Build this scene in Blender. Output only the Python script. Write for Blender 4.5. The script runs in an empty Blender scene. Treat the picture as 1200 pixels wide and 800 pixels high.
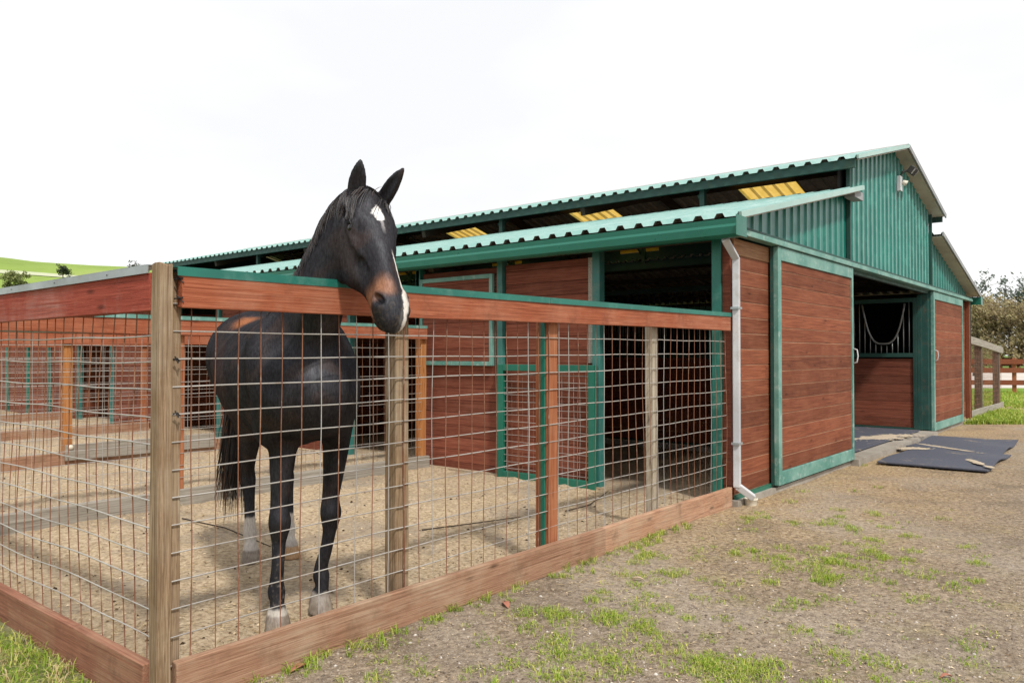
import bpy, bmesh, math, random
import numpy as np
from mathutils import Vector, Matrix, noise
random.seed(7)
rng = np.random.default_rng(11)
SC = bpy.context.scene
COL = SC.collection
R = math.radians

# ------------------------------------------------------------------ objects
def tag(o, label=None, cat=None, group=None, kind=None):
    if label: o['label'] = label
    if cat: o['category'] = cat
    if group: o['group'] = group
    if kind: o['kind'] = kind
    return o

def empty(name, loc, label=None, cat=None, group=None):
    o = bpy.data.objects.new(name, None)
    o.empty_display_size = 0.2
    o.location = loc
    COL.objects.link(o)
    return tag(o, label, cat, group)

def wloc(o):
    v = Vector(o.location)
    while o.parent:
        o = o.parent
        v = v + Vector(o.location)
    return v

def copy_tree(o, parent=None, keep=False):
    c = o.copy()
    COL.objects.link(c)
    if parent is not None:
        c.parent = parent
    for ch in list(o.children):
        copy_tree(ch, c)
    return c

class MB:
    """collects pieces, links them as one mesh object"""
    def __init__(s):
        s.v = []; s.f = []; s.mi = []; s.m = 0
    def add(s, vs, fs):
        b = len(s.v)
        s.v.extend([tuple(p) for p in vs])
        s.f.extend([tuple(i + b for i in f) for f in fs])
        s.mi.extend([s.m] * len(fs))
        return s
    def box(s, x0, x1, y0, y1, z0, z1):
        vs = [(x0,y0,z0),(x1,y0,z0),(x1,y1,z0),(x0,y1,z0),(x0,y0,z1),(x1,y0,z1),(x1,y1,z1),(x0,y1,z1)]
        return s.add(vs, [(3,2,1,0),(4,5,6,7),(0,1,5,4),(1,2,6,5),(2,3,7,6),(3,0,4,7)])
    def beam(s, a, b, w, h, up=(0,0,1)):
        """square bar from a to b: w across, h along up"""
        a = Vector(a); b = Vector(b); d = (b - a).normalized()
        u = Vector(up); x = d.cross(u).normalized(); u = x.cross(d).normalized()
        vs = []
        for p in (a, b):
            for i, j in ((-1,-1),(1,-1),(1,1),(-1,1)):
                vs.append(p + x*(w/2*i) + u*(h/2*j))
        return s.add(vs, [(3,2,1,0),(4,5,6,7),(0,1,5,4),(1,2,6,5),(2,3,7,6),(3,0,4,7)])
    def prism(s, pts, vec):
        """planar polygon pts extruded by vec"""
        n = len(pts); vec = Vector(vec)
        P = [Vector(p) for p in pts]
        nrm = Vector((0,0,0))
        for i in range(n):
            nrm += P[i].cross(P[(i+1) % n])
        if nrm.dot(vec) > 0:
            P = P[::-1]
        vs = P + [p + vec for p in P]
        fs = [tuple(range(n)), tuple(range(2*n-1, n-1, -1))]
        fs += [(i, n+i, n+(i+1) % n, (i+1) % n)[::1] for i in range(n)]
        fs[2:] = [tuple(reversed(f)) for f in fs[2:]]
        return s.add(vs, fs)
    def tube(s, pts, r, n=6, cap=True):
        P = [Vector(p) for p in pts]
        rs = r if isinstance(r, (list, tuple)) else [r]*len(P)
        t0 = (P[1]-P[0]).normalized()
        ref = Vector((0,0,1)) if abs(t0.z) < .9 else Vector((1,0,0))
        u = t0.cross(ref).normalized()
        vs = []
        for i, p in enumerate(P):
            t = (P[min(i+1, len(P)-1)] - P[max(i-1, 0)])
            if t.length < 1e-9: t = t0
            t.normalize()
            u = (u - t*u.dot(t)).normalized(); w = t.cross(u)
            for k in range(n):
                a = 2*math.pi*k/n
                vs.append(p + (u*math.cos(a) + w*math.sin(a))*rs[i])
        fs = []
        for i in range(len(P)-1):
            for k in range(n):
                k2 = (k+1) % n
                fs.append((i*n+k, i*n+k2, (i+1)*n+k2, (i+1)*n+k))
        if cap:
            fs.append(tuple(range(n-1, -1, -1))); fs.append(tuple((len(P)-1)*n+k for k in range(n)))
        return s.add(vs, fs)
    def build(s, name, mat, parent=None, smooth=False, bevel=0, origin=None, solid=0):
        me = bpy.data.meshes.new(name)
        mats = mat if isinstance(mat, (list, tuple)) else [mat]
        if parent is not None:
            off = wloc(parent)
        elif origin is not None:
            off = Vector(origin)
        else:
            a = np.array(s.v)
            off = Vector(((a[:,0].min()+a[:,0].max())/2, (a[:,1].min()+a[:,1].max())/2, a[:,2].min()))
        me.from_pydata([(p[0]-off.x, p[1]-off.y, p[2]-off.z) for p in s.v], [], s.f)
        for m in mats: me.materials.append(m)
        if len(mats) > 1:
            me.polygons.foreach_set('material_index', s.mi)
        if smooth:
            me.polygons.foreach_set('use_smooth', [True]*len(me.polygons))
        me.update()
        o = bpy.data.objects.new(name, me)
        COL.objects.link(o)
        if parent is not None: o.parent = parent
        else: o.location = off
        if bevel:
            b = o.modifiers.new('bevel', 'BEVEL'); b.width = bevel; b.segments = 2; b.limit_method = 'ANGLE'
            b.use_clamp_overlap = True
        if solid:
            b = o.modifiers.new('thickness', 'SOLIDIFY'); b.thickness = solid; b.offset = 0
        return o

# ------------------------------------------------------------------ materials
def srgb(r, g, b):
    f = lambda c: (c/255/12.92) if c/255 <= .04045 else ((c/255+.055)/1.055)**2.4
    return (f(r), f(g), f(b), 1)
def lin(r, g, b): return (r, g, b, 1)

class Mat:
    def __init__(s, name, rough=.7, metal=0, spec=.35):
        s.m = bpy.data.materials.new(name); s.m.use_nodes = True
        s.n = s.m.node_tree.nodes; s.l = s.m.node_tree.links
        s.b = s.n['Principled BSDF']
        s.b.inputs['Roughness'].default_value = rough
        s.b.inputs['Metallic'].default_value = metal
        s.b.inputs['Specular IOR Level'].default_value = spec
        s._c = None
    def node(s, t, **k):
        n = s.n.new(t)
        for a, v in k.items(): setattr(n, a, v)
        return n
    def coords(s, scale=(1,1,1), kind='Object'):
        c = s._c or s.node('ShaderNodeTexCoord'); s._c = c
        m = s.node('ShaderNodeMapping'); m.inputs['Scale'].default_value = scale
        s.l.new(c.outputs[kind], m.inputs['Vector'])
        return m.outputs['Vector']
    def island(s, vec, amount=7.0):
        """shift the pattern for every separate board"""
        g = s.node('ShaderNodeNewGeometry')
        mul = s.node('ShaderNodeVectorMath', operation='SCALE'); mul.inputs[0].default_value = (13.1, 7.7, 19.3)
        s.l.new(g.outputs['Random Per Island'], mul.inputs['Scale'])
        add = s.node('ShaderNodeVectorMath', operation='ADD')
        s.l.new(vec, add.inputs[0]); s.l.new(mul.outputs[0], add.inputs[1])
        return add.outputs[0], g.outputs['Random Per Island']
    def noise(s, vec, scale=5, detail=4, rough=.55, dist=0):
        n = s.node('ShaderNodeTexNoise')
        n.inputs['Scale'].default_value = scale; n.inputs['Detail'].default_value = detail
        n.inputs['Roughness'].default_value = rough; n.inputs['Distortion'].default_value = dist
        s.l.new(vec, n.inputs['Vector']); return n.outputs['Fac']
    def voro(s, vec, scale=20, feature='F1', out='Distance', rnd=1):
        n = s.node('ShaderNodeTexVoronoi', feature=feature)
        n.inputs['Scale'].default_value = scale; n.inputs['Randomness'].default_value = rnd
        s.l.new(vec, n.inputs['Vector']); return n.outputs[out]
    def ramp(s, fac, stops, interp='LINEAR'):
        r = s.node('ShaderNodeValToRGB'); r.color_ramp.interpolation = interp
        e = r.color_ramp.elements
        while len(e) < len(stops): e.new(.5)
        for i, (p, c) in enumerate(stops):
            e[i].position = p; e[i].color = c if isinstance(c, (tuple, list)) else (c, c, c, 1)
        s.l.new(fac, r.inputs[0]); return r.outputs['Color']
    def mix(s, fac, a, b, mode='MIX'):
        n = s.node('ShaderNodeMix', data_type='RGBA', blend_type=mode)
        for sock, v in ((n.inputs[0], fac), (n.inputs[6], a), (n.inputs[7], b)):
            if isinstance(v, (int, float)): sock.default_value = v
            elif isinstance(v, (tuple, list)): sock.default_value = v
            else: s.l.new(v, sock)
        return n.outputs[2]
    def math(s, op, a, b=0.0, clamp=False):
        n = s.node('ShaderNodeMath', operation=op, use_clamp=clamp)
        for sock, v in ((n.inputs[0], a), (n.inputs[1], b)):
            if isinstance(v, (int, float)): sock.default_value = v
            else: s.l.new(v, sock)
        return n.outputs[0]
    def maprange(s, v, a, b, c=0, d=1):
        n = s.node('ShaderNodeMapRange'); n.clamp = True
        s.l.new(v, n.inputs[0])
        for i, q in zip((1,2,3,4), (a,b,c,d)): n.inputs[i].default_value = q
        return n.outputs[0]
    def xyz(s, vec):
        n = s.node('ShaderNodeSeparateXYZ'); s.l.new(vec, n.inputs[0]); return n.outputs
    def color(s, c):
        if isinstance(c, (tuple, list)): s.b.inputs['Base Color'].default_value = c
        else: s.l.new(c, s.b.inputs['Base Color'])
        return s
    def rough(s, r): s.l.new(r, s.b.inputs['Roughness']); return s
    def bump(s, h, strength=.3, dist=.01):
        n = s.node('ShaderNodeBump'); n.inputs['Strength'].default_value = strength; n.inputs['Distance'].default_value = dist
        s.l.new(h, n.inputs['Height']); s.l.new(n.outputs[0], s.b.inputs['Normal']); return s

def wood(name, dark, mid, light, axis='X', fade=None, fade_amt=.5, knots=True, rough=.8, var=.25, bump=.35, stain=None, fine=58, streak=.5):
    """boards: grain along axis, per-board tone, knots, optional greyed patches"""
    M = Mat(name, rough, 0, .2)
    sc = {'X': (1.5, fine, fine), 'Y': (fine, 1.5, fine), 'Z': (fine, fine, 1.5)}[axis]
    base = M.coords((1,1,1))
    basei, rnd = M.island(base)
    mp = M.node('ShaderNodeMapping'); mp.inputs['Scale'].default_value = sc
    M.l.new(basei, mp.inputs['Vector']); g = mp.outputs[0]
    n1 = M.noise(g, 1.6, 6, .65, .8)
    n2 = M.noise(g, 7, 3, .6)
    c = M.ramp(n1, [(.33, dark), (.5, mid), (.67, light)])
    tone = M.maprange(rnd, 0, 1, 1-var, 1+var)
    tn = M.node('ShaderNodeCombineColor')
    for i in range(3): M.l.new(tone, tn.inputs[i])
    c = M.mix(1, c, tn.outputs[0], 'MULTIPLY')
    c = M.mix(M.maprange(n2, .5, .68, 0, streak*.8), c, dark)
    n3 = M.noise(g, 2.6, 8, .75, .4)
    c = M.mix(M.maprange(n3, .56, .68, 0, streak), c, tuple(x*.45 for x in dark[:3])+(1,))
    if knots:
        kv = M.node('ShaderNodeMapping')
        kv.inputs['Scale'].default_value = {'X': (2.2, 9, 9), 'Y': (9, 2.2, 9), 'Z': (9, 9, 2.2)}[axis]
        M.l.new(basei, kv.inputs['Vector'])
        k = M.voro(kv.outputs[0], 1.0)
        c = M.mix(M.maprange(k, .04, .13, .75, 0), c, tuple(x*.35 for x in dark[:3])+(1,))
    if fade:
        f = M.noise(base, 2.3, 5, .65, .3)
        f2 = M.noise(g, 1.1, 3, .6)
        fm = M.math('MULTIPLY', M.maprange(f, .45, .68), M.maprange(f2, .3, .65))
        c = M.mix(M.math('MULTIPLY', fm, fade_amt), c, fade)
    if stain:
        f = M.noise(base, 5.5, 4, .7)
        c = M.mix(M.maprange(f, .56, .72, 0, .7), c, stain)
    M.color(c)
    M.bump(M.math('ADD', n1, M.math('MULTIPLY', n2, .6)), bump, .006)
    return M.m

def paint(name, base, dark, worn, rough=.45, wear=.35, scale=9, metal=0, spec=.5):
    M = Mat(name, rough, metal, spec)
    v = M.coords()
    a = M.noise(v, scale, 6, .65)
    b = M.noise(v, scale*.23, 4, .6)
    c = M.ramp(b, [(.35, dark), (.62, base)])
    c = M.mix(M.maprange(a, .54, .72, 0, wear), c, worn)
    M.color(c)
    M.rough(M.maprange(a, .3, .8, rough-.12, min(1, rough+.2)))
    M.bump(a, .12, .004)
    return M.m

MT = {}
MT['rail_x'] = wood('stained rail wood', lin(.185,.047,.021), lin(.35,.102,.048), lin(.47,.17,.09), 'X', lin(.46,.24,.155), .55, streak=.7, stain=lin(.19,.065,.035), fine=92)
MT['rail_y'] = wood('stained side rail wood', lin(.20,.036,.022), lin(.33,.062,.038), lin(.42,.10,.063), 'Y', lin(.48,.31,.27), .6, streak=.45, fine=80)
MT['kick_x'] = wood('weathered kick board wood', lin(.18,.09,.052), lin(.345,.19,.118), lin(.45,.28,.185), 'X', lin(.44,.34,.24), .8, stain=lin(.17,.105,.065), streak=.8, fine=80)
MT['kick_y'] = wood('stained kick board wood', lin(.16,.068,.042), lin(.29,.125,.078), lin(.38,.18,.115), 'Y', lin(.38,.25,.16), .8, stain=lin(.15,.09,.055), streak=.6, fine=80)
MT['post_old'] = wood('weathered grey post wood', lin(.135,.082,.045), lin(.29,.195,.115), lin(.43,.315,.20), 'Z', lin(.44,.37,.27), .7, fine=88, streak=1.0, stain=lin(.17,.12,.075))
MT['post_pale'] = wood('bleached post wood', lin(.26,.21,.15), lin(.42,.36,.27), lin(.52,.45,.36), 'Z', lin(.5,.46,.4), .5)
MT['post_red'] = wood('stained post wood', lin(.20,.06,.025), lin(.36,.125,.055), lin(.45,.19,.09), 'Z', lin(.42,.25,.15), .4)
MT['post_orange'] = wood('orange stained post wood', lin(.25,.09,.025), lin(.44,.18,.055), lin(.52,.25,.10), 'Z', lin(.42,.25,.15), .3)
MT['plank_x'] = wood('stained barn planking', lin(.105,.030,.015), lin(.18,.054,.026), lin(.255,.088,.045), 'X', lin(.29,.115,.062), .55, bump=.2, fine=55, streak=.16, var=.34)
MT['plank_y'] = wood('stained stall planking', lin(.10,.027,.016), lin(.185,.054,.031), lin(.255,.088,.053), 'Y', lin(.26,.11,.07), .45, bump=.2, fine=55, streak=.16, var=.3)
MT['raw_board'] = wood('unstained header board', lin(.22,.10,.05), lin(.32,.16,.08), lin(.40,.22,.12), 'X', lin(.4,.3,.2), .3)
MT['grey_board_x'] = wood('grey weathered board', lin(.17,.15,.125), lin(.30,.27,.225), lin(.40,.37,.32), 'X', lin(.4,.38,.34), .4)
MT['dark_wood'] = wood('dark roof timber', lin(.03,.022,.016), lin(.05,.037,.027), lin(.075,.056,.04), 'X')
MT['teal'] = paint('teal trim paint', lin(.012,.155,.115), lin(.008,.105,.082), lin(.10,.24,.20), .45, .5)
MT['teal_shaded'] = paint('shade dimmed teal post paint', lin(.035,.165,.145), lin(.025,.11,.098), lin(.14,.20,.17), .55, .6)  # teal trim paint again, dimmed and bluer, with shade put into the colour
MT['teal_pale'] = paint('sun faded teal trim paint', lin(.17,.33,.285), lin(.065,.21,.175), lin(.38,.46,.41), .6, .75, 13)
MT['teal_gutter'] = paint('green gutter paint', lin(.008,.135,.09), lin(.007,.115,.078), lin(.05,.20,.15), .35, .2, 4)
MT['teal_siding'] = paint('green metal siding paint', lin(.012,.215,.165), lin(.008,.15,.115), lin(.09,.33,.27), .35, .25, 5, 0, .6)
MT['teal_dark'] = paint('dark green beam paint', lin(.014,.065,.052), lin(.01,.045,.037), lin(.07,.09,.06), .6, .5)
MT['white_metal'] = paint('white painted downspout', lin(.54,.55,.57), lin(.42,.43,.45), lin(.30,.27,.23), .4, .5, 9)
MT['white_plastic'] = paint('dirty white plastic', lin(.7,.66,.56), lin(.55,.5,.4), lin(.3,.24,.16), .5, .5, 14)
MT['galv'] = paint('galvanised flashing', lin(.42,.46,.47), lin(.28,.31,.32), lin(.3,.24,.19), .45, .4, 8, .55)
MT['wire'] = paint('galvanised wire', lin(.44,.42,.39), lin(.31,.29,.265), lin(.25,.14,.08), .5, .55, 9, .15)
MT['wire_rust'] = paint('rusty wire', lin(.27,.115,.06), lin(.15,.06,.033), lin(.44,.34,.26), .8, .75, 15, .1)
MT['iron'] = paint('dark iron', lin(.05,.05,.05), lin(.03,.03,.03), lin(.12,.08,.06), .5, .3, 10, .4)
MT['bar_steel'] = paint('grey steel bars', lin(.30,.31,.31), lin(.2,.21,.21), lin(.2,.15,.1), .4, .3, 10, .6)
MT['fascia_grey'] = paint('grey gable trim paint', lin(.30,.31,.32), lin(.22,.23,.24), lin(.2,.17,.13), .6, .4, 6)
MT['backing'] = paint('dark wall backing', lin(.012,.009,.008), lin(.008,.006,.005), lin(.02,.016,.013), .9, .2)

def roof_mat(name, top, under, worn):
    M = Mat(name, .38, 0, .6)
    v = M.coords()
    a = M.noise(v, 3, 5, .6); b = M.noise(v, 14, 4, .65)
    c = M.mix(M.maprange(a, .4, .7), top, worn)
    c = M.mix(M.maprange(b, .56, .75, 0, .35), c, tuple(x*.55 for x in worn[:3])+(1,))
    g = M.node('ShaderNodeNewGeometry')
    d = M.mix(M.maprange(b, .4, .7), under, tuple(x*.6 for x in under[:3])+(1,))
    z = M.xyz(g.outputs['True Normal'])[2]
    bf = M.math('MULTIPLY', g.outputs['Backfacing'], 1.0)
    M.color(M.mix(bf, c, d))
    M.rough(M.maprange(b, .3, .8, .3, .55))
    return M.m
# two-coated roofing: painted green above, bare primer below (the sheet's own two sides)
MT['roof'] = roof_mat('green metal roofing', lin(.19,.36,.325), lin(.30,.28,.235), lin(.29,.44,.41))

def glass_amber():
    M = Mat('amber fibreglass skylight', .5, 0, .4)
    v = M.coords(); a = M.noise(v, 6, 4, .6)
    M.color(M.ramp(a, [(.3, lin(.44,.29,.05)), (.7, lin(.58,.40,.11))]))
    t = M.node('ShaderNodeBsdfTranslucent')
    M.l.new(M.ramp(a, [(.3, lin(.48,.31,.05)), (.7, lin(.62,.43,.12))]), t.inputs['Color'])
    mx = M.node('ShaderNodeMixShader'); mx.inputs[0].default_value = .85
    M.l.new(M.b.outputs[0], mx.inputs[1]); M.l.new(t.outputs[0], mx.inputs[2])
    M.l.new(mx.outputs[0], M.n['Material Output'].inputs['Surface'])
    return M.m
MT['skylight'] = glass_amber()

def siding():
    M = Mat('ribbed green siding', .36, 0, .6); v = M.coords(); g = M.node('ShaderNodeNewGeometry')
    y = M.xyz(g.outputs['Position'])[1]
    a = M.noise(v, 6, 6, .65); b = M.noise(v, 1.6, 4, .6)
    c = M.ramp(b, [(.35, lin(.004,.11,.085)), (.65, lin(.007,.175,.137))])
    c = M.mix(M.maprange(a, .52, .72, 0, .3), c, lin(.08,.33,.27))
    # raised ribs paler: bright highlight put into the colour, with some chalking
    rib = M.maprange(y, -.0425, -.0365, 1, 0)
    c = M.mix(M.math('MULTIPLY', rib, M.maprange(a, .35, .62, .3, .9)), c, lin(.14,.37,.31))
    M.color(c); M.rough(M.maprange(a, .3, .8, .28, .5)); return M.m
MT['teal_siding'] = siding()
MT['mint'] = paint('pale mint trim paint', lin(.36,.52,.48), lin(.28,.44,.40), lin(.42,.5,.47), .4, .4, 6)
MT['soffit'] = paint('beige soffit sheet', lin(.55,.50,.41), lin(.42,.38,.31), lin(.28,.23,.17), .6, .4, 6)
MT['teal_mid'] = paint('grimy teal post paint', lin(.014,.082,.068), lin(.012,.05,.042), lin(.11,.085,.055), .55, .7)
def concrete():
    M = Mat('worn concrete', .85, 0, .2); v = M.coords()
    a = M.noise(v, 2.2, 6, .65); b = M.noise(v, 40, 4, .7)
    c = M.ramp(a, [(.3, lin(.22,.19,.155)), (.55, lin(.33,.30,.26)), (.75, lin(.42,.385,.33))])
    c = M.mix(M.maprange(b, .5, .75, 0, .4), c, lin(.14,.11,.085))
    M.color(c); M.bump(b, .3, .004); return M.m
MT['concrete'] = concrete()
MT['bare_wood'] = wood('bare board edges', lin(.24,.13,.075), lin(.36,.21,.13), lin(.48,.31,.20), 'X')

def rubber():
    M = Mat('black rubber mat', .75, 0, .25); v = M.coords()
    a = M.noise(v, 3.0, 6, .7, .6); b = M.noise(v, 55, 3, .7)
    c = M.ramp(b, [(.3, lin(.055,.06,.082)), (.7, lin(.10,.106,.135))])
    c = M.mix(M.maprange(a, .60, .72, 0, .9), c, lin(.36,.28,.19))
    M.color(c); M.bump(b, .3, .003); return M.m
MT['rubber'] = rubber()
def dust():
    M = Mat('pale spilled sand', .95, 0, .1); v = M.coords(); a = M.noise(v, 18, 5, .7)
    M.color(M.ramp(a, [(.3, lin(.38,.31,.23)), (.7, lin(.53,.445,.34))])); M.bump(a, .4, .01); return M.m
MT['dust'] = dust()
# ------------------------------------------------------------------ world, sun, camera
world = bpy.data.worlds.new('World'); SC.world = world; world.use_nodes = True
wn, wl = world.node_tree.nodes, world.node_tree.links
bg = wn['Background']
SUN_EL, SUN_AZ = R(52), math.atan2(-.90, -.44)      # direction towards the sun in the XY plane
sky = wn.new('ShaderNodeTexSky'); sky.sky_type = 'NISHITA'; sky.sun_disc = False
sky.sun_elevation = SUN_EL; sky.sun_rotation = math.pi/2 - SUN_AZ
sky.dust_density = 4; sky.air_density = 1.0
tc = wn.new('ShaderNodeTexCoord')
mp = wn.new('ShaderNodeMapping'); mp.inputs['Scale'].default_value = (1, 1, 2.6)
wl.new(tc.outputs['Generated'], mp.inputs['Vector'])
nz = wn.new('ShaderNodeTexNoise'); nz.inputs['Scale'].default_value = 2.2; nz.inputs['Detail'].default_value = 6
wl.new(mp.outputs[0], nz.inputs['Vector'])
cr = wn.new('ShaderNodeValToRGB')
cr.color_ramp.elements[0].position = .35; cr.color_ramp.elements[0].color = (8.6, 8.65, 8.75, 1)
cr.color_ramp.elements[1].position = .65; cr.color_ramp.elements[1].color = (9.9, 9.9, 9.9, 1)
wl.new(nz.outputs['Fac'], cr.inputs[0])
mx = wn.new('ShaderNodeMix'); mx.data_type = 'RGBA'; mx.inputs[0].default_value = .9   # thin high cloud over the blue
wl.new(sky.outputs[0], mx.inputs[6]); wl.new(cr.outputs[0], mx.inputs[7])
wl.new(mx.outputs[2], bg.inputs['Color'])
bg.inputs['Strength'].default_value = 0.1

sd = bpy.data.lights.new('sun', 'SUN'); sd.energy = 3.0; sd.angle = R(4.5); sd.color = (1, .955, .88)
so = bpy.data.objects.new('sun', sd); COL.objects.link(so)
sdir = Vector((math.cos(SUN_AZ)*math.cos(SUN_EL), math.sin(SUN_AZ)*math.cos(SUN_EL), math.sin(SUN_EL)))
so.rotation_euler = sdir.to_track_quat('Z', 'Y').to_euler()
so.location = sdir*40

CAM = Vector((-1.435, -2.926, 1.35))
FWD = Vector((.7707, .6372, 0)); RGT = Vector((.6372, -.7707, 0))
cd = bpy.data.cameras.new('camera'); cam = bpy.data.objects.new('camera', cd); COL.objects.link(cam)
cd.sensor_width = 36; cd.lens = 908/1200*36; cd.clip_end = 2000; cd.clip_start = .05
cam.location = CAM
look = (FWD + Vector((0, 0, 15/908))).normalized()
cam.rotation_euler = look.to_track_quat('-Z', 'Y').to_euler()
SC.camera = cam
SC.view_settings.view_transform = 'Standard'; SC.view_settings.look = 'None'
SC.view_settings.exposure = 0.28; SC.view_settings.gamma = 1

def ray(px, py, t):
    """world point seen at photograph pixel px, py at forward distance t"""
    return CAM + (FWD + RGT*((px-600)/908) + Vector((0,0,(415-py)/908)))*t
def onground(px, py, z=0):
    return ray(px, py, (1.35-z)*908/(py-415))

# ------------------------------------------------------------------ ground
BX0, BX1, BY1 = 5.2, 16.5, 17.0           # barn footprint
PENY = [3.8, 7.3, 10.9, 14.5]
def sand_h(x, y):
    p = Vector((x, y, 0))
    h = .022*noise.noise(p*1.7) + .018*noise.noise(p*5.1+Vector((3,1,0))) + .016*noise.noise(p*9.3+Vector((9,4,0)))
    return h
def dirt_h(x, y):
    p = Vector((x, y, 2.0))
    d = max(0, 1 - math.hypot(x-3, y+1)/16)
    return (.02*noise.noise(p*.9) + .010*noise.noise(p*3.7) + .006*noise.noise(p*11))*d

def ground_mat():
    M = Mat('dirt and grass ground', .95, 0, .12)
    v = M.coords(); X, Y, Z = M.xyz(v)
    n1 = M.noise(v, .55, 5, .6); n2 = M.noise(v, 3.2, 6, .7); n3 = M.noise(v, 26, 5, .75); n4 = M.noise(v, 120, 3, .7)
    grit = M.ramp(n3, [(.32, lin(.092,.066,.046)), (.48, lin(.24,.183,.129)), (.66, lin(.41,.325,.24))])
    straw = M.ramp(n3, [(.34, lin(.15,.10,.055)), (.48, lin(.34,.24,.135)), (.64, lin(.52,.395,.245))])
    # strawy towards the barn wall and out along the drive
    nearb = M.maprange(M.math('ADD', Y, M.math('MULTIPLY', M.math('SUBTRACT', n2, .5), 1.6)), -2.2, -.35)
    farx = M.maprange(M.math('ADD', X, M.math('MULTIPLY', n1, 3)), 3.6, 6.5)
    dirt = M.mix(M.math('MULTIPLY', nearb, farx), grit, straw)
    dirt = M.mix(M.maprange(n2, .54, .68, 0, .4), dirt, straw)
    dirt = M.mix(M.maprange(M.noise(v, 1.4, 6, .7, .5), .50, .64, 0, .45), dirt, lin(.115,.088,.066))
    dirt = M.mix(M.maprange(n1, .50, .64, 0, .55), dirt, M.ramp(n3, [(.3, lin(.23,.19,.15)), (.7, lin(.45,.385,.315))]))
    vd = M.voro(v, 60); 
    peb = M.voro(v, 75, 'F1', 'Color')
    pc = M.xyz(peb)[0]
    dirt = M.mix(M.math('MULTIPLY', M.maprange(vd, .25, .38, 1, 0), M.maprange(pc, .62, .7, 0, .55)), dirt, lin(.42,.37,.32))
    dirt = M.mix(M.math('MULTIPLY', M.maprange(vd, .25, .38, 1, 0), M.maprange(pc, .25, .18, 0, .6)), dirt, lin(.07,.055,.042))
    dirt = M.mix(M.maprange(n4, .56, .68, 0, .6), dirt, lin(.07,.052,.037))
    dirt = M.mix(M.maprange(M.noise(v, 75, 4, .75), .58, .68, 0, .5), dirt, lin(.46,.40,.33))
    grass = M.ramp(M.noise(v, 9, 5, .7), [(.3, lin(.07,.095,.025)), (.55, lin(.15,.19,.045)), (.75, lin(.27,.26,.10))])
    # thin moss green between the tufts in front of the fence
    gx = M.math('MULTIPLY', M.maprange(X, 1.0, 2.2), M.maprange(X, 7.2, 5.0))
    gy = M.maprange(Y, -.2, -.7)
    moss = M.math('MULTIPLY', M.math('MULTIPLY', gx, gy), M.maprange(n2, .52, .66, 0, .22))
    c = M.mix(moss, dirt, lin(.15,.17,.05))
    # green side of the pens and lawn beyond the barn
    left = M.maprange(M.math('ADD', X, M.math('MULTIPLY', n2, .5)), .12, .30, 1, 0)
    left = M.math('MULTIPLY', left, M.maprange(M.math('ADD', Y, M.math('MULTIPLY', n2, .5)), -.55, -.05))
    patch = M.maprange(n2, .34, .50, .25, 1)
    c = M.mix(M.math('MULTIPLY', left, patch), c, grass)
    t = M.math('ADD', M.math('MULTIPLY', X, .7707), M.math('MULTIPLY', Y, .6372))
    far = M.maprange(M.math('ADD', t, M.math('MULTIPLY', n2, 1.2)), 17.6, 18.4)
    far = M.math('MULTIPLY', far, M.maprange(X, 15.8, 16.4))
    lawn = M.ramp(M.noise(v, 6, 5, .7), [(.3, lin(.09,.17,.02)), (.7, lin(.19,.30,.045))])
    c = M.mix(far, c, lawn)
    fr = M.maprange(t, 52, 60)
    c = M.mix(fr, c, lin(.12,.18,.04))
    M.color(c)
    n5 = M.noise(v, 68, 4, .8)
    M.bump(M.math('ADD', M.math('MULTIPLY', n3, .25), M.math('ADD', M.math('MULTIPLY', n4, .4), M.math('ADD', M.math('MULTIPLY', vd, -.5), n5))), .8, .012)
    return M.m

def grid_obj(name, xs, ys, hf, mat, kind='structure'):
    nx, ny = len(xs), len(ys)
    vs = [(x, y, hf(x, y)) for y in ys for x in xs]
    fs = [(j*nx+i, j*nx+i+1, (j+1)*nx+i+1, (j+1)*nx+i) for j in range(ny-1) for i in range(nx-1)]
    me = bpy.data.meshes.new(name); me.from_pydata(vs, [], fs); me.materials.append(mat)
    me.polygons.foreach_set('use_smooth', [True]*len(fs))
    o = bpy.data.objects.new(name, me); COL.objects.link(o); o['kind'] = kind
    return o
def axis(lo, a, b, hi, step):
    mid = list(np.arange(a, b+1e-6, step)); out = []
    d = step; x = a
    while x > lo: d *= 1.35; x -= d; out.append(max(x, lo))
    out = out[::-1] + mid; d = step; x = b
    while x < hi: d *= 1.35; x += d; out.append(min(x, hi))
    return [float(q) for q in out]
def gh(x, y):
    if 0.05 < x < BX1 and 0.05 < y < BY1: return -.09
    return dirt_h(x, y)
grid_obj('ground', axis(-900, -2.5, 14, 900, .07), axis(-900, -4.2, .7, 900, .07), gh, ground_mat())

def sand_mat():
    M = Mat('pen sand and straw', .95, 0, .1)
    v = M.coords()
    n1 = M.noise(v, .9, 5, .6); n2 = M.noise(v, 5, 6, .72); n3 = M.noise(v, 30, 5, .75); n4 = M.noise(v, 110, 3, .7)
    c = M.ramp(n3, [(.33, lin(.20,.145,.09)), (.48, lin(.42,.32,.21)), (.64, lin(.60,.485,.34))])
    c = M.mix(M.maprange(n1, .50, .64, 0, .7), c, lin(.28,.225,.17))
    c = M.mix(M.maprange(M.noise(v, 1.9, 6, .7, .6), .52, .66, 0, .5), c, lin(.30,.26,.22))
    c = M.mix(M.maprange(n2, .58, .72, 0, .45), c, lin(.20,.145,.09))
    c = M.mix(M.maprange(n4, .62, .78, 0, .4), c, lin(.13,.09,.05))
    M.color(c)
    n5 = M.noise(v, 62, 4, .8)
    M.bump(M.math('ADD', M.math('MULTIPLY', n3, .5), M.math('ADD', n5, M.math('MULTIPLY', n4, .4))), .85, .014)
    return M.m
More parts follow.
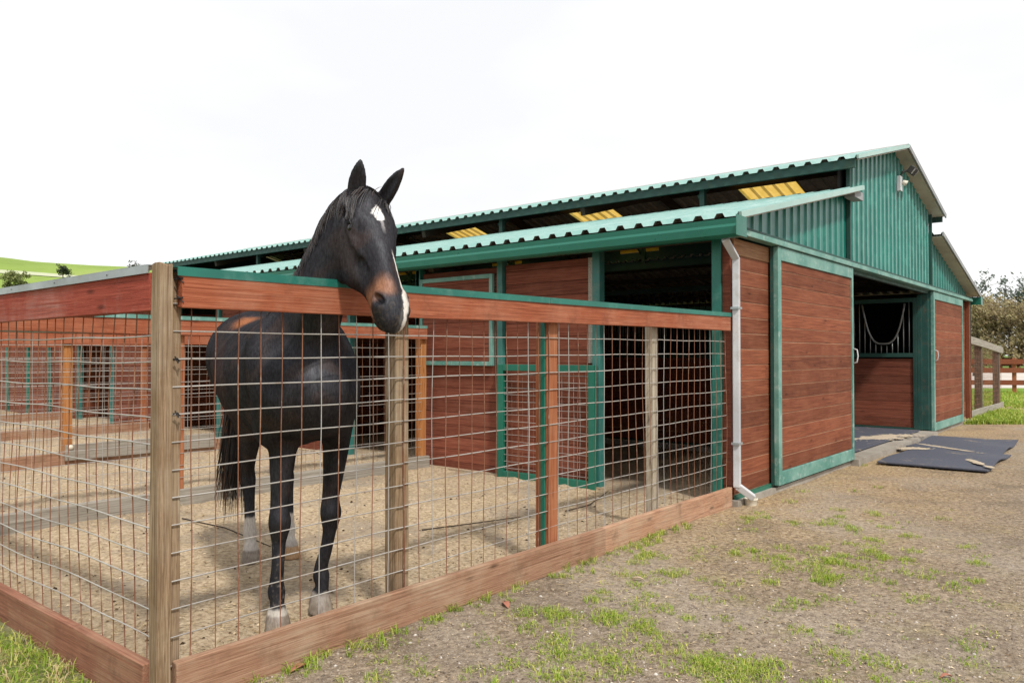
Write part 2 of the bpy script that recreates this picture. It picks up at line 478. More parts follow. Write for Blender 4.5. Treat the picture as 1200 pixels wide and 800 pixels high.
grid_obj('pen_floor', list(np.arange(.03, 5.24, .06)), list(np.arange(.03, 17.1, .075)), sand_h, sand_mat())
MT['stall_dirt'] = sand_mat()

# barn floor: concrete aisle with an apron, sand floored stalls
m = MB(); m.box(8.47, 12.94, -.175, BY1-.05, -.2, .075); o = m.build('aisle_floor', MT['concrete']); o['kind'] = 'structure'
m = MB(); m.box(5.14, 8.465, -.085, .05, -.2, .05); m.box(12.942, 16.55, -.085, .05, -.2, .06)
o = m.build('footing_kerb', MT['concrete']); o['kind'] = 'structure'
m = MB(); m.box(5.12, 8.465, .055, BY1-.05, -.2, .012); m.box(12.945, 16.5, .055, BY1-.05, -.2, .012)
o = m.build('stall_floor', MT['stall_dirt']); o['kind'] = 'structure'
# ------------------------------------------------------------------ fences
def wire_panel(p0, p1, zb, zt, cell=.106, r=.0029, rust_v=.8, seed=1, wob=.006, lean=None, parent=None, name='wire_mesh', mats=None, n=5, off=None):
    """welded wire panel from p0 to p1 (plan), bottom/top heights zb=(a,b), zt=(a,b)"""
    rd = random.Random(seed)
    p0 = Vector((p0[0], p0[1], 0)); p1 = Vector((p1[0], p1[1], 0)); d = p1-p0; L = d.length; d.normalize()
    nr = Vector((-d.y, d.x, 0))
    nv = max(2, int(round(L/cell))); nh = max(2, int(round(((zt[0]-zb[0])+(zt[1]-zb[1]))/2/cell)))
    zz = lambda u, k: (zb[0]+(zb[1]-zb[0])*u) + ((zt[0]-zb[0])+((zt[1]-zt[0])-(zb[1]-zb[0]))*u)*k/nh
    # node offsets: smooth random bend shared by both wires at each crossing
    ph = [rd.uniform(0, 6.28) for _ in range(8)]
    def off_at(i, k):
        s = i*.9; t = k*.8
        b = math.sin(s*.7+ph[0]+t*.5)*.5+math.sin(s*1.9+ph[1]-t*1.3)*.35
        c = math.sin(t*.9+ph[2]+s*.8)*.5+math.sin(t*2.1+ph[3]+s*.35)*.3
        e = math.sin(s*.4+ph[4])*math.sin(t*.5+ph[5])
        x = (b*wob, c*wob*.75, e*wob*1.2)
        if lean: x = (x[0]+lean(i/nv, k/nh), x[1], x[2])
        return x
    def P(i, k, lift=0):
        o = off_at(i, k); u = i/nv
        v = p0 + d*(L*u + o[0]) + nr*(o[2]+lift); v.z = zz(u, k) + o[1]
        return v
    m = MB()
    m.m = 0
    for k in range(nh+1):
        m.tube([P(i, k) for i in range(nv+1)], r*rd.uniform(.9, 1.1), n, False)
    for i in range(nv+1):
        m.m = 1 if rd.random() < rust_v else 0
        m.tube([P(i, k, -r*1.6) for k in range(nh+1)], r*rd.uniform(.68, .9), n, False)
    return m.build(name, mats or [MT['wire'], MT['wire_rust']], parent, smooth=True)

def wobbly_board(m, a, b, w, h, seg=10, amp=.004, seed=0, up=(0,0,1)):
    """a long plank that is not quite straight"""
    rd = random.Random(seed); a = Vector(a); b = Vector(b); d = (b-a).normalized()
    x = d.cross(Vector(up)).normalized(); u = x.cross(d).normalized()
    vs, fs = [], []
    ph1, ph2 = rd.uniform(0, 6), rd.uniform(0, 6)
    for i in range(seg+1):
        t = i/seg; p = a+(b-a)*t + x*(amp*math.sin(t*5+ph1)) + u*(amp*math.sin(t*7+ph2))
        for s1, s2 in ((-1,-1),(1,-1),(1,1),(-1,1)):
            vs.append(p + x*(w/2*s1+rd.uniform(-.001,.001)) + u*(h/2*s2+rd.uniform(-.002,.002)))
    for i in range(seg):
        for k in range(4):
            k2 = (k+1) % 4
            fs.append((i*4+k, i*4+k2, i*4+4+k2, i*4+4+k))
    fs += [(3,2,1,0), tuple(seg*4+k for k in range(4))]
    m.add(vs, fs)

def post(parent, x, y, w, d, z0, z1, mat, seed=0, name='post', round_top=False, bevel=.006):
    rd = random.Random(seed); m = MB()
    vs, fs = [], []; seg = 9
    lean = (rd.uniform(-.006,.006), rd.uniform(-.006,.006))
    for i in range(seg+1):
        t = i/seg; z = z0+(z1-z0)*t
        ox = lean[0]*t+rd.uniform(-.0015,.0015); oy = lean[1]*t+rd.uniform(-.0015,.0015)
        for s1, s2 in ((-1,-1),(1,-1),(1,1),(-1,1)):
            vs.append((x+ox+w/2*s1+rd.uniform(-.0018,.0018), y+oy+d/2*s2+rd.uniform(-.0018,.0018), z + (rd.uniform(-.012,.008) if i == seg else 0)))
    for i in range(seg):
        for k in range(4):
            k2 = (k+1) % 4; fs.append((i*4+k, i*4+k2, i*4+4+k2, i*4+4+k))
    fs += [(3,2,1,0), tuple(seg*4+k for k in range(4))]
    m.add(vs, fs)
    return m.build(name, mat, parent, bevel=bevel)

FX1 = 5.10
# front fence along Y = 0, from the corner post to the barn
ff = empty('pen_fence', (2.6, 0, 0), 'long front pen fence, rusty wire mesh under a green capped red rail', 'fence', 'wire fences of the horse pens')
m = MB(); wobbly_board(m, (.055, -.022, 1.605), (FX1, -.022, 1.635), .04, .148, 16, .003, 3); m.build('top_rail', MT['rail_x'], ff, bevel=.004)
m = MB()
za, zb_ = 1.682, 1.712
for (a, b) in ((.035, 2.42), (2.424, 3.95), (3.954, FX1)):
    ha = za+(zb_-za)*(a/FX1); hb = za+(zb_-za)*(b/FX1)
    m.beam((a, -.0465, ha-.013), (b, -.0465, hb-.013), .004, .034)
    m.beam((a, .002, ha+.004), (b, .002, hb+.004), .10, .003)
m.build('cap_flashing', MT['teal'], ff)
m = MB(); wobbly_board(m, (.045, -.022, .082), (3.05, -.022, .080), .042, .185, 12, .004, 5)
wobbly_board(m, (3.056, -.022, .078), (FX1+.02, -.022, .083), .042, .185, 10, .005, 6)
m.build('kick_board', MT['kick_x'], ff, bevel=.005)
post(ff, 1.255, .062, .088, .085, -.1, 1.66, MT['post_old'], 3)
post(ff, 2.525, .062, .112, .095, -.1, 1.67, MT['post_red'], 4)
post(ff, 3.86, .055, .072, .07, -.1, 1.68, MT['post_pale'], 5)
post(ff, .062, .055, .05, .075, -.1, 1.68, MT['post_old'], 7)
m = MB(); m.box(2.446, 2.460, .022, .05, -.1, 1.66); m.build('corner_iron', MT['teal_gutter'], ff)
xs = [.02, 1.25, 2.47, 3.86, FX1]
for i in range(4):
    zt = lambda x: 1.545+.03*x/FX1
    wire_panel((xs[i], .010), (xs[i+1], .010), (.15, .15), (zt(xs[i]), zt(xs[i+1])), .1055, .0031, [.5, .9, .85, .8][i], 20+i, [.004, .005, .006, .006][i], parent=ff)
for (x, z) in ((.055, 1.64), (.055, 1.565), (.05, 1.33), (.052, 1.12)):
    m = MB()
    m.tube([(x-.012, -.006, z), (x, -.02 if z < 1.5 else -.05, z+.004), (x+.014, -.006, z-.006), (x+.003, -.02 if z < 1.5 else -.048, z-.014), (x-.006, -.012, z+.012)], .0032, 5)
    m.build('wire_tie', MT['iron'], ff)

# corner post
cp = MB()
rd = random.Random(2); vs = []; fs = []; seg = 14
for i in range(seg+1):
    z = -.15+(1.70+.15)*i/seg
    for s1, s2 in ((-1,-1),(0,-1.06),(1,-1),(1.05,0),(1,1),(0,1.04),(-1,1),(-1.05,0)):
        vs.append((.001+.027*s1+rd.uniform(-.002,.002), .005+.034*s2+rd.uniform(-.002,.002), z+(rd.uniform(-.012,.006) if i == seg else 0)))
for i in range(seg):
    for k in range(8):
        k2 = (k+1) % 8; fs.append((i*8+k, i*8+k2, i*8+8+k2, i*8+8+k))
fs += [tuple(range(7,-1,-1)), tuple(seg*8+k for k in range(8))]
cp.add(vs, fs)
o = cp.build('corner_post', MT['post_old'], None, bevel=.004)
tag(o, 'weathered square timber post where the front and side pen fences meet', 'post')

# side fence along X = 0
sf = empty('pen_fence', (0, 7, 0), 'side pen fence left of the corner post, red rail with pale metal flashing', 'fence', 'wire fences of the horse pens')
m = MB(); wobbly_board(m, (-.012, .045, 1.592), (-.012, 7.3, 1.575), .04, .15, 24, .004, 8)
wobbly_board(m, (-.012, 7.304, 1.575), (-.012, 14.5, 1.58), .04, .15, 24, .004, 9); m.build('top_rail', MT['rail_y'], sf, bevel=.004)
m = MB()
for (a, b, h) in ((.045, 3.0, 0), (3.004, 7.4, -.004), (7.404, 14.5, -.006)):
    m.beam((-.036, a, 1.677+h), (-.036, b, 1.669+h), .004, .030)
    m.beam((.01, a, 1.694+h), (.01, b, 1.686+h), .095, .003)
m.build('cap_flashing', MT['galv'], sf)
for a in (.4, .95, 1.5):
    m = MB(); m.tube([(-.037, a, 1.676), (-.0405, a, 1.676)], .003, 6); m.build('screw', MT['iron'], sf)
m = MB(); wobbly_board(m, (-.022, .045, .075), (-.022, 4.6, .072), .042, .19, 14, .004, 10)
wobbly_board(m, (-.022, 4.606, .072), (-.022, 14.5, .07), .042, .19, 20, .004, 11); m.build('kick_board', MT['kick_y'], sf, bevel=.005)
for i, y in enumerate((3.8, 7.3, 10.9, 14.5)):
    post(sf, .055, y, .09, .09, -.1, 1.66, MT['post_old'], 30+i)
leanf = lambda u, k: .05*math.sin(min(1, u*6)*math.pi/2)*math.sin(k*3.4)*(1-k*.3)
for i, (a, b) in enumerate(((.03, 3.8), (3.8, 7.3), (7.3, 10.9), (10.9, 14.5))):
    wire_panel((.008, a), (.008, b), (.14, .14), (1.53, 1.525), .1055, .0031, 1.0, 40+i, .0085, lean=leanf, parent=sf)

# partition fences between the pens
plabels = ['nearest cross fence between two pens, red rail with green cap behind the horse',
           'second cross fence behind the horse, with a grey kick plank',
           'third cross fence between pens, further back along the barn',
           'farthest cross fence closing off the last pen along the barn']
for i, y in enumerate(PENY):
    pf = empty('pen_fence', (2.6, y, 0), plabels[i], 'fence', 'wire fences of the horse pens')
    dz = [0, -.045, -.03, -.03][i]
    m = MB(); wobbly_board(m, (.10, y-.02, 1.60+dz), (5.06, y-.02, 1.60+dz), .04, .15, 14, .004, 50+i); m.build('top_rail', MT['rail_x'], pf, bevel=.004)
    m = MB(); m.beam((.10, y-.044, 1.672+dz), (5.06, y-.044, 1.672+dz), .004, .03); m.beam((.10, y+.004, 1.69+dz), (5.06, y+.004, 1.69+dz), .10, .003)
    m.build('cap_flashing', MT['teal_pale'] if i == 0 else MT['teal'], pf)
    m = MB(); wobbly_board(m, (.10, y-.02, .06), (5.10, y-.02, .06), .045, .19 if i else .17, 14, .006, 60+i)
    m.build('kick_board', MT['grey_board_x'] if i == 0 else MT['kick_x'], pf, bevel=.005)
    px = [5.04, 2.42, 2.5, 2.5][i]
    post(pf, px, y+.05, .10 if i else .085, .10, -.1, 1.60+dz, MT['post_orange'], 70+i)
    if i == 0: post(pf, 2.05, y+.05, .06, .07, -.1, 1.6, MT['post_red'], 81)
    if i: post(pf, 5.04, y+.05, .09, .09, -.1, 1.6+dz, MT['post_red'], 90+i)
    wire_panel((.10, y+.006), (5.06, y+.006), (.14, .14), (1.53+dz, 1.53+dz), .1055, .0026 if i < 1 else .0022, .75, 100+i, .005, parent=pf, n=4)
    if i == 1:
        m = MB(); m.beam((2.36, y-.068, .155), (4.3, y-.068, .15), .03, .19); m.build('kick_plank', MT['grey_board_x'], pf, bevel=.004)
        m = MB(); m.tube([(2.42, y-.083, .22), (2.42, y-.105, .22)], [.035, .022], 10); m.build('insulator', MT['white_plastic'], pf, smooth=True)
# ------------------------------------------------------------------ barn
XC = 10.85
barn = empty('stable_barn', (XC, 8.5, 0), 'long horse barn of dark red planks with green metal gable and stepped green roof', 'barn')
zU = lambda x: 4.356-.257*abs(x-XC)
zL = lambda x: 3.37-.229*(abs(x-XC)-2.32)
OV = -.225
PITCH = .2
def rib_profile(a, b, pitch=PITCH, h=.038, base=.10, top=.055):
    """(position, height) points of ribbed sheet between a and b, ribs at multiples of pitch"""
    pts = []; k = math.floor(a/pitch)
    while k*pitch < b:
        c = k*pitch
        for dx, z in ((0, 0), (pitch-base, 0), (pitch-(base+top)/2, h), (pitch-(base-top)/2, h)):
            if a-1e-6 <= c+dx <= b+1e-6: pts.append((c+dx, z))
        k += 1
    if pts[0][0] > a+1e-5: pts.insert(0, (a, pts[0][1]*0))
    if pts[-1][0] < b-1e-5: pts.append((b, 0))
    return pts
def roof_sheet(name, mat, x0, x1, zf, y0, y1, parent=barn, sx=None):
    """x0 -> x1 along the slope; ribs run along the slope"""
    pr = rib_profile(y0, y1); n = 6
    m = MB(); vs = []; fs = []
    xsn = [x0+(x1-x0)*i/n for i in range(n+1)]
    for (y, h) in pr:
        for x in xsn: vs.append((x, y, zf(x)+h))
    for j in range(len(pr)-1):
        for i in range(n):
            q = (j*(n+1)+i, j*(n+1)+i+1, (j+1)*(n+1)+i+1, (j+1)*(n+1)+i)
            fs.append(q if x1 > x0 else q[::-1])
    m.add(vs, fs)
    return m.build(name, mat, parent)
sky_y = [1.6, 5.2, 8.8, 12.4]; SKW = 1.0
ye = BY1+.15
def slope(x0, x1, zf, lights):
    y = OV
    if lights:
        for a in sky_y:
            roof_sheet('roof_panel', MT['roof'], x0, x1, zf, y, a)
            roof_sheet('skylight', MT['skylight'], x0, x1, zf, a, a+SKW); y = a+SKW
    roof_sheet('roof_panel', MT['roof'], x0, x1, zf, y, ye)
slope(XC-2.56, XC, zU, False)
slope(XC, XC+2.56, zU, True)
slope(4.86, 8.53, zL, False)
slope(2*XC-8.53, 2*XC-4.86, zL, False)
# ridge cap
m = MB(); m.prism([(XC-.16, OV-.01, zU(XC-.16)+.034), (XC, OV-.01, zU(XC)+.046), (XC+.16, OV-.01, zU(XC+.16)+.034), (XC, OV-.01, zU(XC)+.036)], (0, ye-OV+.02, 0))
m.build('ridge_cap', MT['roof'], barn)
# rake trims along the gable edges
def rake(x0, x1, zf, mat, h=.075, dz=-.012, w=.022, name='rake_trim'):
    m = MB(); m.beam((x0, OV-.012, zf(x0)+dz), (x1, OV-.012, zf(x1)+dz), w, h); m.build(name, mat, barn)
rake(XC-2.55, XC-.005, zU, MT['mint'], .045, .008)
rake(4.87, 8.53, zL, MT['mint'], .052, .006)
rake(XC+.005, XC+2.56, zU, MT['fascia_grey'], .07, .0)
rake(2*XC-8.53, 2*XC-4.87, zL, MT['fascia_grey'], .07, .0)
# soffit strips under the gable overhang on the far slopes
def soffit(x0, x1, zf):
    m = MB(); m.beam((x0, OV/2-.005, zf(x0)-.028), (x1, OV/2-.005, zf(x1)-.028), .20, .012); m.build('soffit', MT['soffit'], barn)
soffit(XC+.01, XC+2.5, zU); soffit(2*XC-8.5, 2*XC-4.95, zL); soffit(XC-2.45, XC-.01, zU); soffit(5.0, 8.45, zL)
# eave beams and gutters
for s in (-1, 1):
    x = XC+s*2.50
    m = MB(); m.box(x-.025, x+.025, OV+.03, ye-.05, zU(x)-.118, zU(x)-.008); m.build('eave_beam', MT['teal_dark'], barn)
    xg = XC+s*5.99
    z1 = zL(xg)
    pts = [(xg-s*.0, z1-.012), (xg-s*.004, z1-.06), (xg+s*.012, z1-.085), (xg+s*.006, z1-.150), (xg-s*.03, z1-.172), (xg-s*.11, z1-.172), (xg-s*.11, z1-.02), (xg-s*.10, z1-.02), (xg-s*.10, z1-.162), (xg-s*.04, z1-.162), (xg-s*.008, z1-.012)]
    m = MB(); m.prism([(p[0], OV-.02, p[1]) for p in pts], (0, ye-OV+.03, 0)); o = m.build('gutter', MT['teal_gutter'], barn)
    m = MB(); m.box(xg-.112 if s < 0 else xg-.105, xg+.105 if s < 0 else xg+.112, OV-.026, OV-.021, z1-.177, z1-.005)
    m.build('gutter_end', MT['teal_gutter'], barn)
    # top of the low roof: closure and clerestory posts
    xt = XC+s*2.36
    m = MB(); m.box(xt-.03, xt+.03, .05, ye-.1, 3.18, 3.30); m.build('clerestory_sill', MT['teal_dark'], barn)
    y = 1.85
    while y < 17:
        m = MB(); m.box(xt-.035, xt+.035, y-.035, y+.035, 3.30, zU(xt)-.02); m.build('clerestory_post', MT['teal_dark'], barn)
        m = MB(); m.beam((xt, y+.05, zU(xt)-.22), (xt+s*-.42, y+.05, zU(xt-s*.42)-.04), .05, .06); m.build('brace', MT['teal_dark'], barn)
        y += 3.65
# gable siding
def gable_sheet(x0, x1, zb, zf, name='gable_siding', y=-.02):
    pr = rib_profile(x0, x1, .21, .018, .050, .026); vs = []; fs = []
    for (x, h) in pr: vs += [(x, y-h, zb), (x, y-h, zf(x)-.034)]
    for j in range(len(pr)-1): fs.append((2*j, 2*j+2, 2*j+3, 2*j+1))
    m = MB(); m.add(vs, fs); return m.build(name, MT['teal_siding'], barn, solid=.003)
ZS = 2.475
gable_sheet(5.2, XC-2.28, ZS, zL)
gable_sheet(XC-2.275, XC+2.275, ZS, zU, y=-.026)
gable_sheet(XC+2.28, 16.5, ZS, zL)
for x in (XC-2.29, XC+2.29):
    m = MB(); m.box(x-.02, x+.02, -.075, -.03, ZS, zU(x)-.06); m.build('corner_trim', MT['teal_dark'], barn)
m = MB(); m.box(XC-2.55, XC-2.2, -.20, -.08, 3.235, 3.33); m.build('roof_end_block', MT['fascia_grey'], barn)
# wall behind the siding (inside face) and lower gable wall
def planks_x(x0, x1, z0, z1, y, name='plank_wall', mat=None, h=.145, parent=barn, th=.02, splits=True, seed=0):
    rd = random.Random(seed+int(x0*100)); m = MB(); z = z0
    while z < z1-.02:
        zz = min(z+h-.0075, z1)
        cuts = [x0, x1]
        if splits and x1-x0 > 2 and rd.random() < .5: cuts = [x0, rd.uniform(x0+.6, x1-.6), x1]
        for a, b in zip(cuts[:-1], cuts[1:]):
            m.box(a+.001, b-.001, y+rd.uniform(-.001,.0015), y+th, z, zz)
        z += h
    return m.build(name, mat or MT['plank_x'], parent, bevel=.003)
def planks_y(y0, y1, z0, z1, x, name='plank_wall', mat=None, h=.145, parent=barn, th=.02, seed=0):
    rd = random.Random(seed+int(y0*100)); m = MB(); z = z0
    while z < z1-.02:
        zz = min(z+h-.004, z1)
        m.box(x+rd.uniform(-.001,.0015), x+th, y0, y1, z, zz); z += h
    return m.build(name, mat or MT['plank_y'], parent, bevel=.003)
def back_x(x0, x1, z0, z1, y, t=.02):
    m = MB(); m.box(x0, x1, y, y+t, z0, z1); return m.build('wall_lining', MT['bare_wood'], barn)
planks_x(5.21, 8.36, .095, 2.245, -.02); back_x(5.22, 8.36, .06, 2.40, -.0155)
m = MB(); m.box(5.2, 6.2, -.03, -.003, 2.25, 2.395); m.build('header_board', MT['raw_board'], barn, bevel=.004)
m = MB(); m.box(5.2, 6.1, -.045, -.024, .04, .09); m.build('base_strip', MT['teal_gutter'], barn)
planks_x(13.17, 16.39, .10, 2.40, -.02); back_x(13.17, 16.39, .06, 2.40, -.0155)
m = MB(); m.prism([(5.25, .03, 2.46), (16.45, .03, 2.46), (16.45, .03, zL(16.45)-.06), (XC+2.4, .03, zL(XC+2.4)-.06), (XC+2.4, .03, zU(XC+2.4)-.06), (XC, .03, zU(XC)-.08), (XC-2.4, .03, zU(XC-2.4)-.06), (XC-2.4, .03, zL(XC-2.4)-.06), (5.25, .03, zL(5.25)-.06)], (0, .015, 0))
m.build('gable_lining', MT['backing'], barn)
m = MB(); m.box(16.40, 16.53, -.09, -.025, .05, 2.46); m.build('corner_board', MT['plank_x'], barn)
m = MB(); m.box(16.53, 16.56, -.10, .1, .05, 2.46); m.build('corner_post', MT['teal_dark'], barn)
# door track with its cover
m = MB(); m.box(5.2, 16.5, -.145, -.05, 2.408, 2.46); m.build('door_track', MT['teal_pale'], barn, bevel=.004)
m = MB(); m.box(5.0, 16.5, -.10, -.052, 2.462, 2.50); m.build('track_cover', MT['teal_dark'], barn)
m = MB(); m.box(8.36, 12.98, -.048, -.0, 2.36, 2.47); m.build('lintel', MT['teal_dark'], barn)
# sliding doors
def slide_door(x0, x1, label, handle_x):
    y0, y1 = -.125, -.075; z0, z1 = .075, 2.40
    f = MB()
    f.box(x0, x0+.085, y0, y1, z0, z1); f.box(x1-.05, x1, y0, y1, z0, z1)
    f.box(x0+.087, x1-.052, y0, y1, z1-.13, z1); f.box(x0+.087, x1-.052, y0, y1, z0, z0+.13)
    d = planks_x(x0+.09, x1-.055, z0+.134, z1-.134, y0+.016, 'sliding_door', h=.1405, splits=False)
    tag(d, label)
    f.build('door_frame', MT['teal_pale'], d, bevel=.004)
    b = MB(); b.box(x0-.003, x0+.08, y1+.002, y1+.03, z0+.005, z1); b.build('door_edge', MT['teal_mid'], d); b = MB(); b.box(x0+.088, x1-.053, y0+.0205, y1+.02, z0+.132, z1-.132)
    b.build('door_back', MT['bare_wood'], d)
    h = MB(); zc = 1.33
    h.tube([(handle_x, y0+.002, zc-.09), (handle_x+.012, y0-.04, zc-.075), (handle_x+.012, y0-.05, zc), (handle_x+.012, y0-.04, zc+.075), (handle_x, y0+.002, zc+.09)], .008, 8)
    h.build('handle', MT['white_metal'], d, smooth=True)
    for hx in (x0+.4, x1-.4):
        k = MB(); k.box(hx-.03, hx+.03, y0+.003, y1-.003, z1+.001, z1+.03); k.build('roller_hanger', MT['iron'], d)
slide_door(6.02, 8.48, 'left sliding door, sun faded planks', 8.455)
slide_door(12.98, 15.55, 'right sliding door, further off', 13.02)
# jambs of the aisle
m = MB(); m.box(8.38, 8.46, -.047, .10, .09, 2.36); m.build('door_jamb', MT['teal'], barn, bevel=.004)
m = MB(); m.box(12.93, 13.16, -.047, .10, .09, 2.36); m.build('door_jamb', MT['teal_mid'], barn, bevel=.004)
# stall fronts along the aisle, planks below and bars above
def stall_front(x, s, y0, y1, yoke):
    planks_y(y0+.06, y1-.06, .12, 1.29, x if s < 0 else x-.02, 'stall_front')
    f = MB(); xa, xb = x-.025, x+.035
    f.box(xa, xb, y0, y0+.06, .09, 2.30); f.box(xa, xb, y1-.06, y1, .09, 2.30)
    f.box(xa, xb, y0+.062, y1-.062, 1.30, 1.37); f.box(xa, xb, y0+.062, y1-.062, 2.23, 2.30); f.box(xa-.002, xb+.002, y0+.062, y1-.062, .09, .118)
    o = f.build('stall_frame', MT['teal_dark'] , barn, bevel=.003)
    b = MB(); ya, yb = .30, .98
    def u_z(y):
        q = (y-(ya+yb)/2)/((yb-ya)/2)
        return 1.50 + .68*abs(q)**3.2
    y = y0+.12
    while y < y1-.08:
        if yoke and ya < y < yb: b.tube([(x, y, 1.37), (x, y, u_z(y))], .009, 6)
        else: b.tube([(x, y, 1.37), (x, y, 2.24)], .009, 6)
        y += .088
    if yoke:
        b.tube([(x-.004, ya+(yb-ya)*i/24, min(2.24, u_z(ya+(yb-ya)*i/24)+.03)) for i in range(25)], .016, 8)
    b.build('stall_bars', MT['bar_steel'] if yoke else MT['iron'], barn, smooth=True)  # bars deeper in get darker metal, putting the shade into the colour
m = MB(); m.box(12.89, 12.928, .05, .11, .09, 2.34); m.build('stall_post', MT['teal_mid'], barn)
stall_front(12.90, -1, .115, 1.30, True)
yy = [1.31, 3.8, 7.3, 10.9, 14.5, 16.9]
for a, b in zip(yy[:-1], yy[1:]):
    stall_front(12.90, -1, a, b-.01, False)
for a, b in zip([.12]+yy[1:-1], yy[1:]):
    stall_front(8.50, 1, a, b-.01, False)
# cross walls between stalls, far end wall, far side wall
for y in PENY:
    for (xa, xb) in ((5.3, 8.4), (13.0, 16.4)):
        planks_x(xa, xb, .02, 2.1, y-.02, 'stall_divider', mat=MT['plank_x'], h=.19, th=.04, splits=False)
m = MB(); m.box(5.2, 16.5, BY1-.04, BY1-.02, 0, 2.5); m.prism([(5.2, BY1-.04, 2.5), (16.5, BY1-.04, 2.5), (16.5, BY1-.04, zL(16.5)-.05), (XC+2.4, BY1-.04, zL(XC+2.4)-.05), (XC+2.4, BY1-.04, zU(XC+2.4)-.05), (XC, BY1-.04, zU(XC)-.05), (XC-2.4, BY1-.04, zU(XC-2.4)-.05), (XC-2.4, BY1-.04, zL(XC-2.4)-.05), (5.2, BY1-.04, zL(5.2)-.05)], (0, .02, 0))
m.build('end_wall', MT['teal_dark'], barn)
planks_y(.12, BY1-.05, .06, 2.44, 16.46, 'plank_wall', h=.19, th=.03)
m = MB(); m.box(16.40, 16.455, .12, BY1-.05, .02, 2.5); m.build('wall_lining', MT['backing'], barn)  # added behind the planks to stop daylight leaking through the gaps
xq = XC+2.40; yq = .08
for ya in (1.6, 5.15, 8.9, 12.6):
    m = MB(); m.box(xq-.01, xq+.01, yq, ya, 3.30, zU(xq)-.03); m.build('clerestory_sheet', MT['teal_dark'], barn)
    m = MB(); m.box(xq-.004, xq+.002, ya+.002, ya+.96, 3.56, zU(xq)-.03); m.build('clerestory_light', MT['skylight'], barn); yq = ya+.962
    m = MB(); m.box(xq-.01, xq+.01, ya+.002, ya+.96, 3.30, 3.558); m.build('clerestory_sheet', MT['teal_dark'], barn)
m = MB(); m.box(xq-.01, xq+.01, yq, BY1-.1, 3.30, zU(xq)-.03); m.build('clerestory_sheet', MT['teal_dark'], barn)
# purlins, rafters and tie beams under the roof
for s in (-1, 1):
    for d in (.35, 1.05, 1.75, 2.25):
        x = XC+s*d; m = MB(); m.box(x-.02, x+.02, .06, BY1-.06, zU(x)-.10, zU(x)-.014); m.build('purlin', MT['dark_wood'], barn)
    for d in (2.75, 3.5, 4.25, 5.0, 5.55):
        x = XC+s*d; m = MB(); m.box(x-.02, x+.02, .06, BY1-.06, zL(x)-.10, zL(x)-.014); m.build('purlin', MT['dark_wood'], barn)
    for y in PENY:
        m = MB(); m.beam((XC+s*5.7, y, zL(XC+s*5.7)-.18), (XC+s*2.36, y, zL(XC+s*2.36)-.18), .08, .14); m.build('rafter', MT['dark_wood'], barn)
        m = MB(); m.beam((XC+s*2.45, y, zU(XC+s*2.45)-.18), (XC+s*.03, y, zU(XC)-.18), .08, .14); m.build('rafter', MT['dark_wood'], barn)
        x = XC+s*2.36
        m = MB(); m.box(x-.06, x+.06, y-.06, y+.06, .05, 3.18); m.build('inner_post', MT['dark_wood'], barn)

# ------------------------------------------------------------------ long side with the stall openings (plane X = 5.2)
WX = 5.20
def tpost(y0, y1, z1=2.40, x0=None, x1=None, mat=None, z0=-.05):
    m = MB(); m.box(x0 or WX-.045, x1 or WX+.05, y0, y1, z0, z1); return m.build('wall_post', MT[mat or 'teal'], barn, bevel=.004)
m = MB(); m.box(WX+.055, WX+.16, .02, BY1-.05, 2.405, 2.49); m.build('wall_plate', MT['dark_wood'], barn)
tpost(.075, .165)
m = MB(); m.box(WX-.02, WX+.03, -.003, .073, -.02, 2.40); m.build('corner_board', MT['plank_y'], barn, bevel=.004)
def wall_y(y0, y1, z0=-.03, z1=2.33):
    planks_y(y0, y1, z0, z1, WX); m = MB(); m.box(WX+.022, WX+.04, y0, y1, z0, z1); m.build('wall_lining', MT['backing'], barn)
# first bay
tpost(1.375, 1.465, mat='teal_shaded'); tpost(2.665, 2.745, mat='teal_shaded')
m = MB(); m.box(WX-.018, WX+.02, 1.47, 1.53, 1.26, 2.34); m.build('wall_post', MT['grey_board_x'], barn)
wall_y(1.535, 2.65, 1.255, 2.34); wall_y(1.47, 2.65, -.03, 1.25)
g = MB(); gx0, gx1 = WX-.115, WX-.065
g.box(gx0, gx1, 1.40, 1.47, -.02, 1.24); g.box(gx0, gx1, 2.60, 2.68, -.02, 1.24); g.box(gx0, gx1, 1.472, 2.598, 1.17, 1.24); g.box(gx0, gx1, 1.472, 2.598, -.02, .07)
gate = g.build('half_gate', MT['teal_gutter'], barn, bevel=.004)
gm = wire_panel((WX-.09, 1.44), (WX-.09, 2.64), (.03, .03), (1.2, 1.2), .075, .0026, .45, 201, .004, parent=barn, n=4); gm.parent = gate
# second panel of the first bay: shutter above, planks below
def shutter(y0, y1, z0, z1):
    s = planks_y(y0+.05, y1-.05, z0+.05, z1-.05, WX-.05, 'shutter', h=.15)
    f = MB(); xa, xb = WX-.062, WX-.02
    f.box(xa, xb, y0, y0+.048, z0, z1); f.box(xa, xb, y1-.048, y1, z0, z1); f.box(xa, xb, y0+.05, y1-.05, z0, z0+.048); f.box(xa, xb, y0+.05, y1-.05, z1-.048, z1)
    f.build('shutter_frame', MT['teal_pale'], s, bevel=.003)
shutter(2.80, 3.98, 1.22, 2.26)
wall_y(2.75, 3.98, -.06, 2.33)
m = MB(); m.box(WX-.03, WX-.004, 2.76, 3.95, -.06, .0); m.build('base_strip', MT['teal_gutter'], barn)
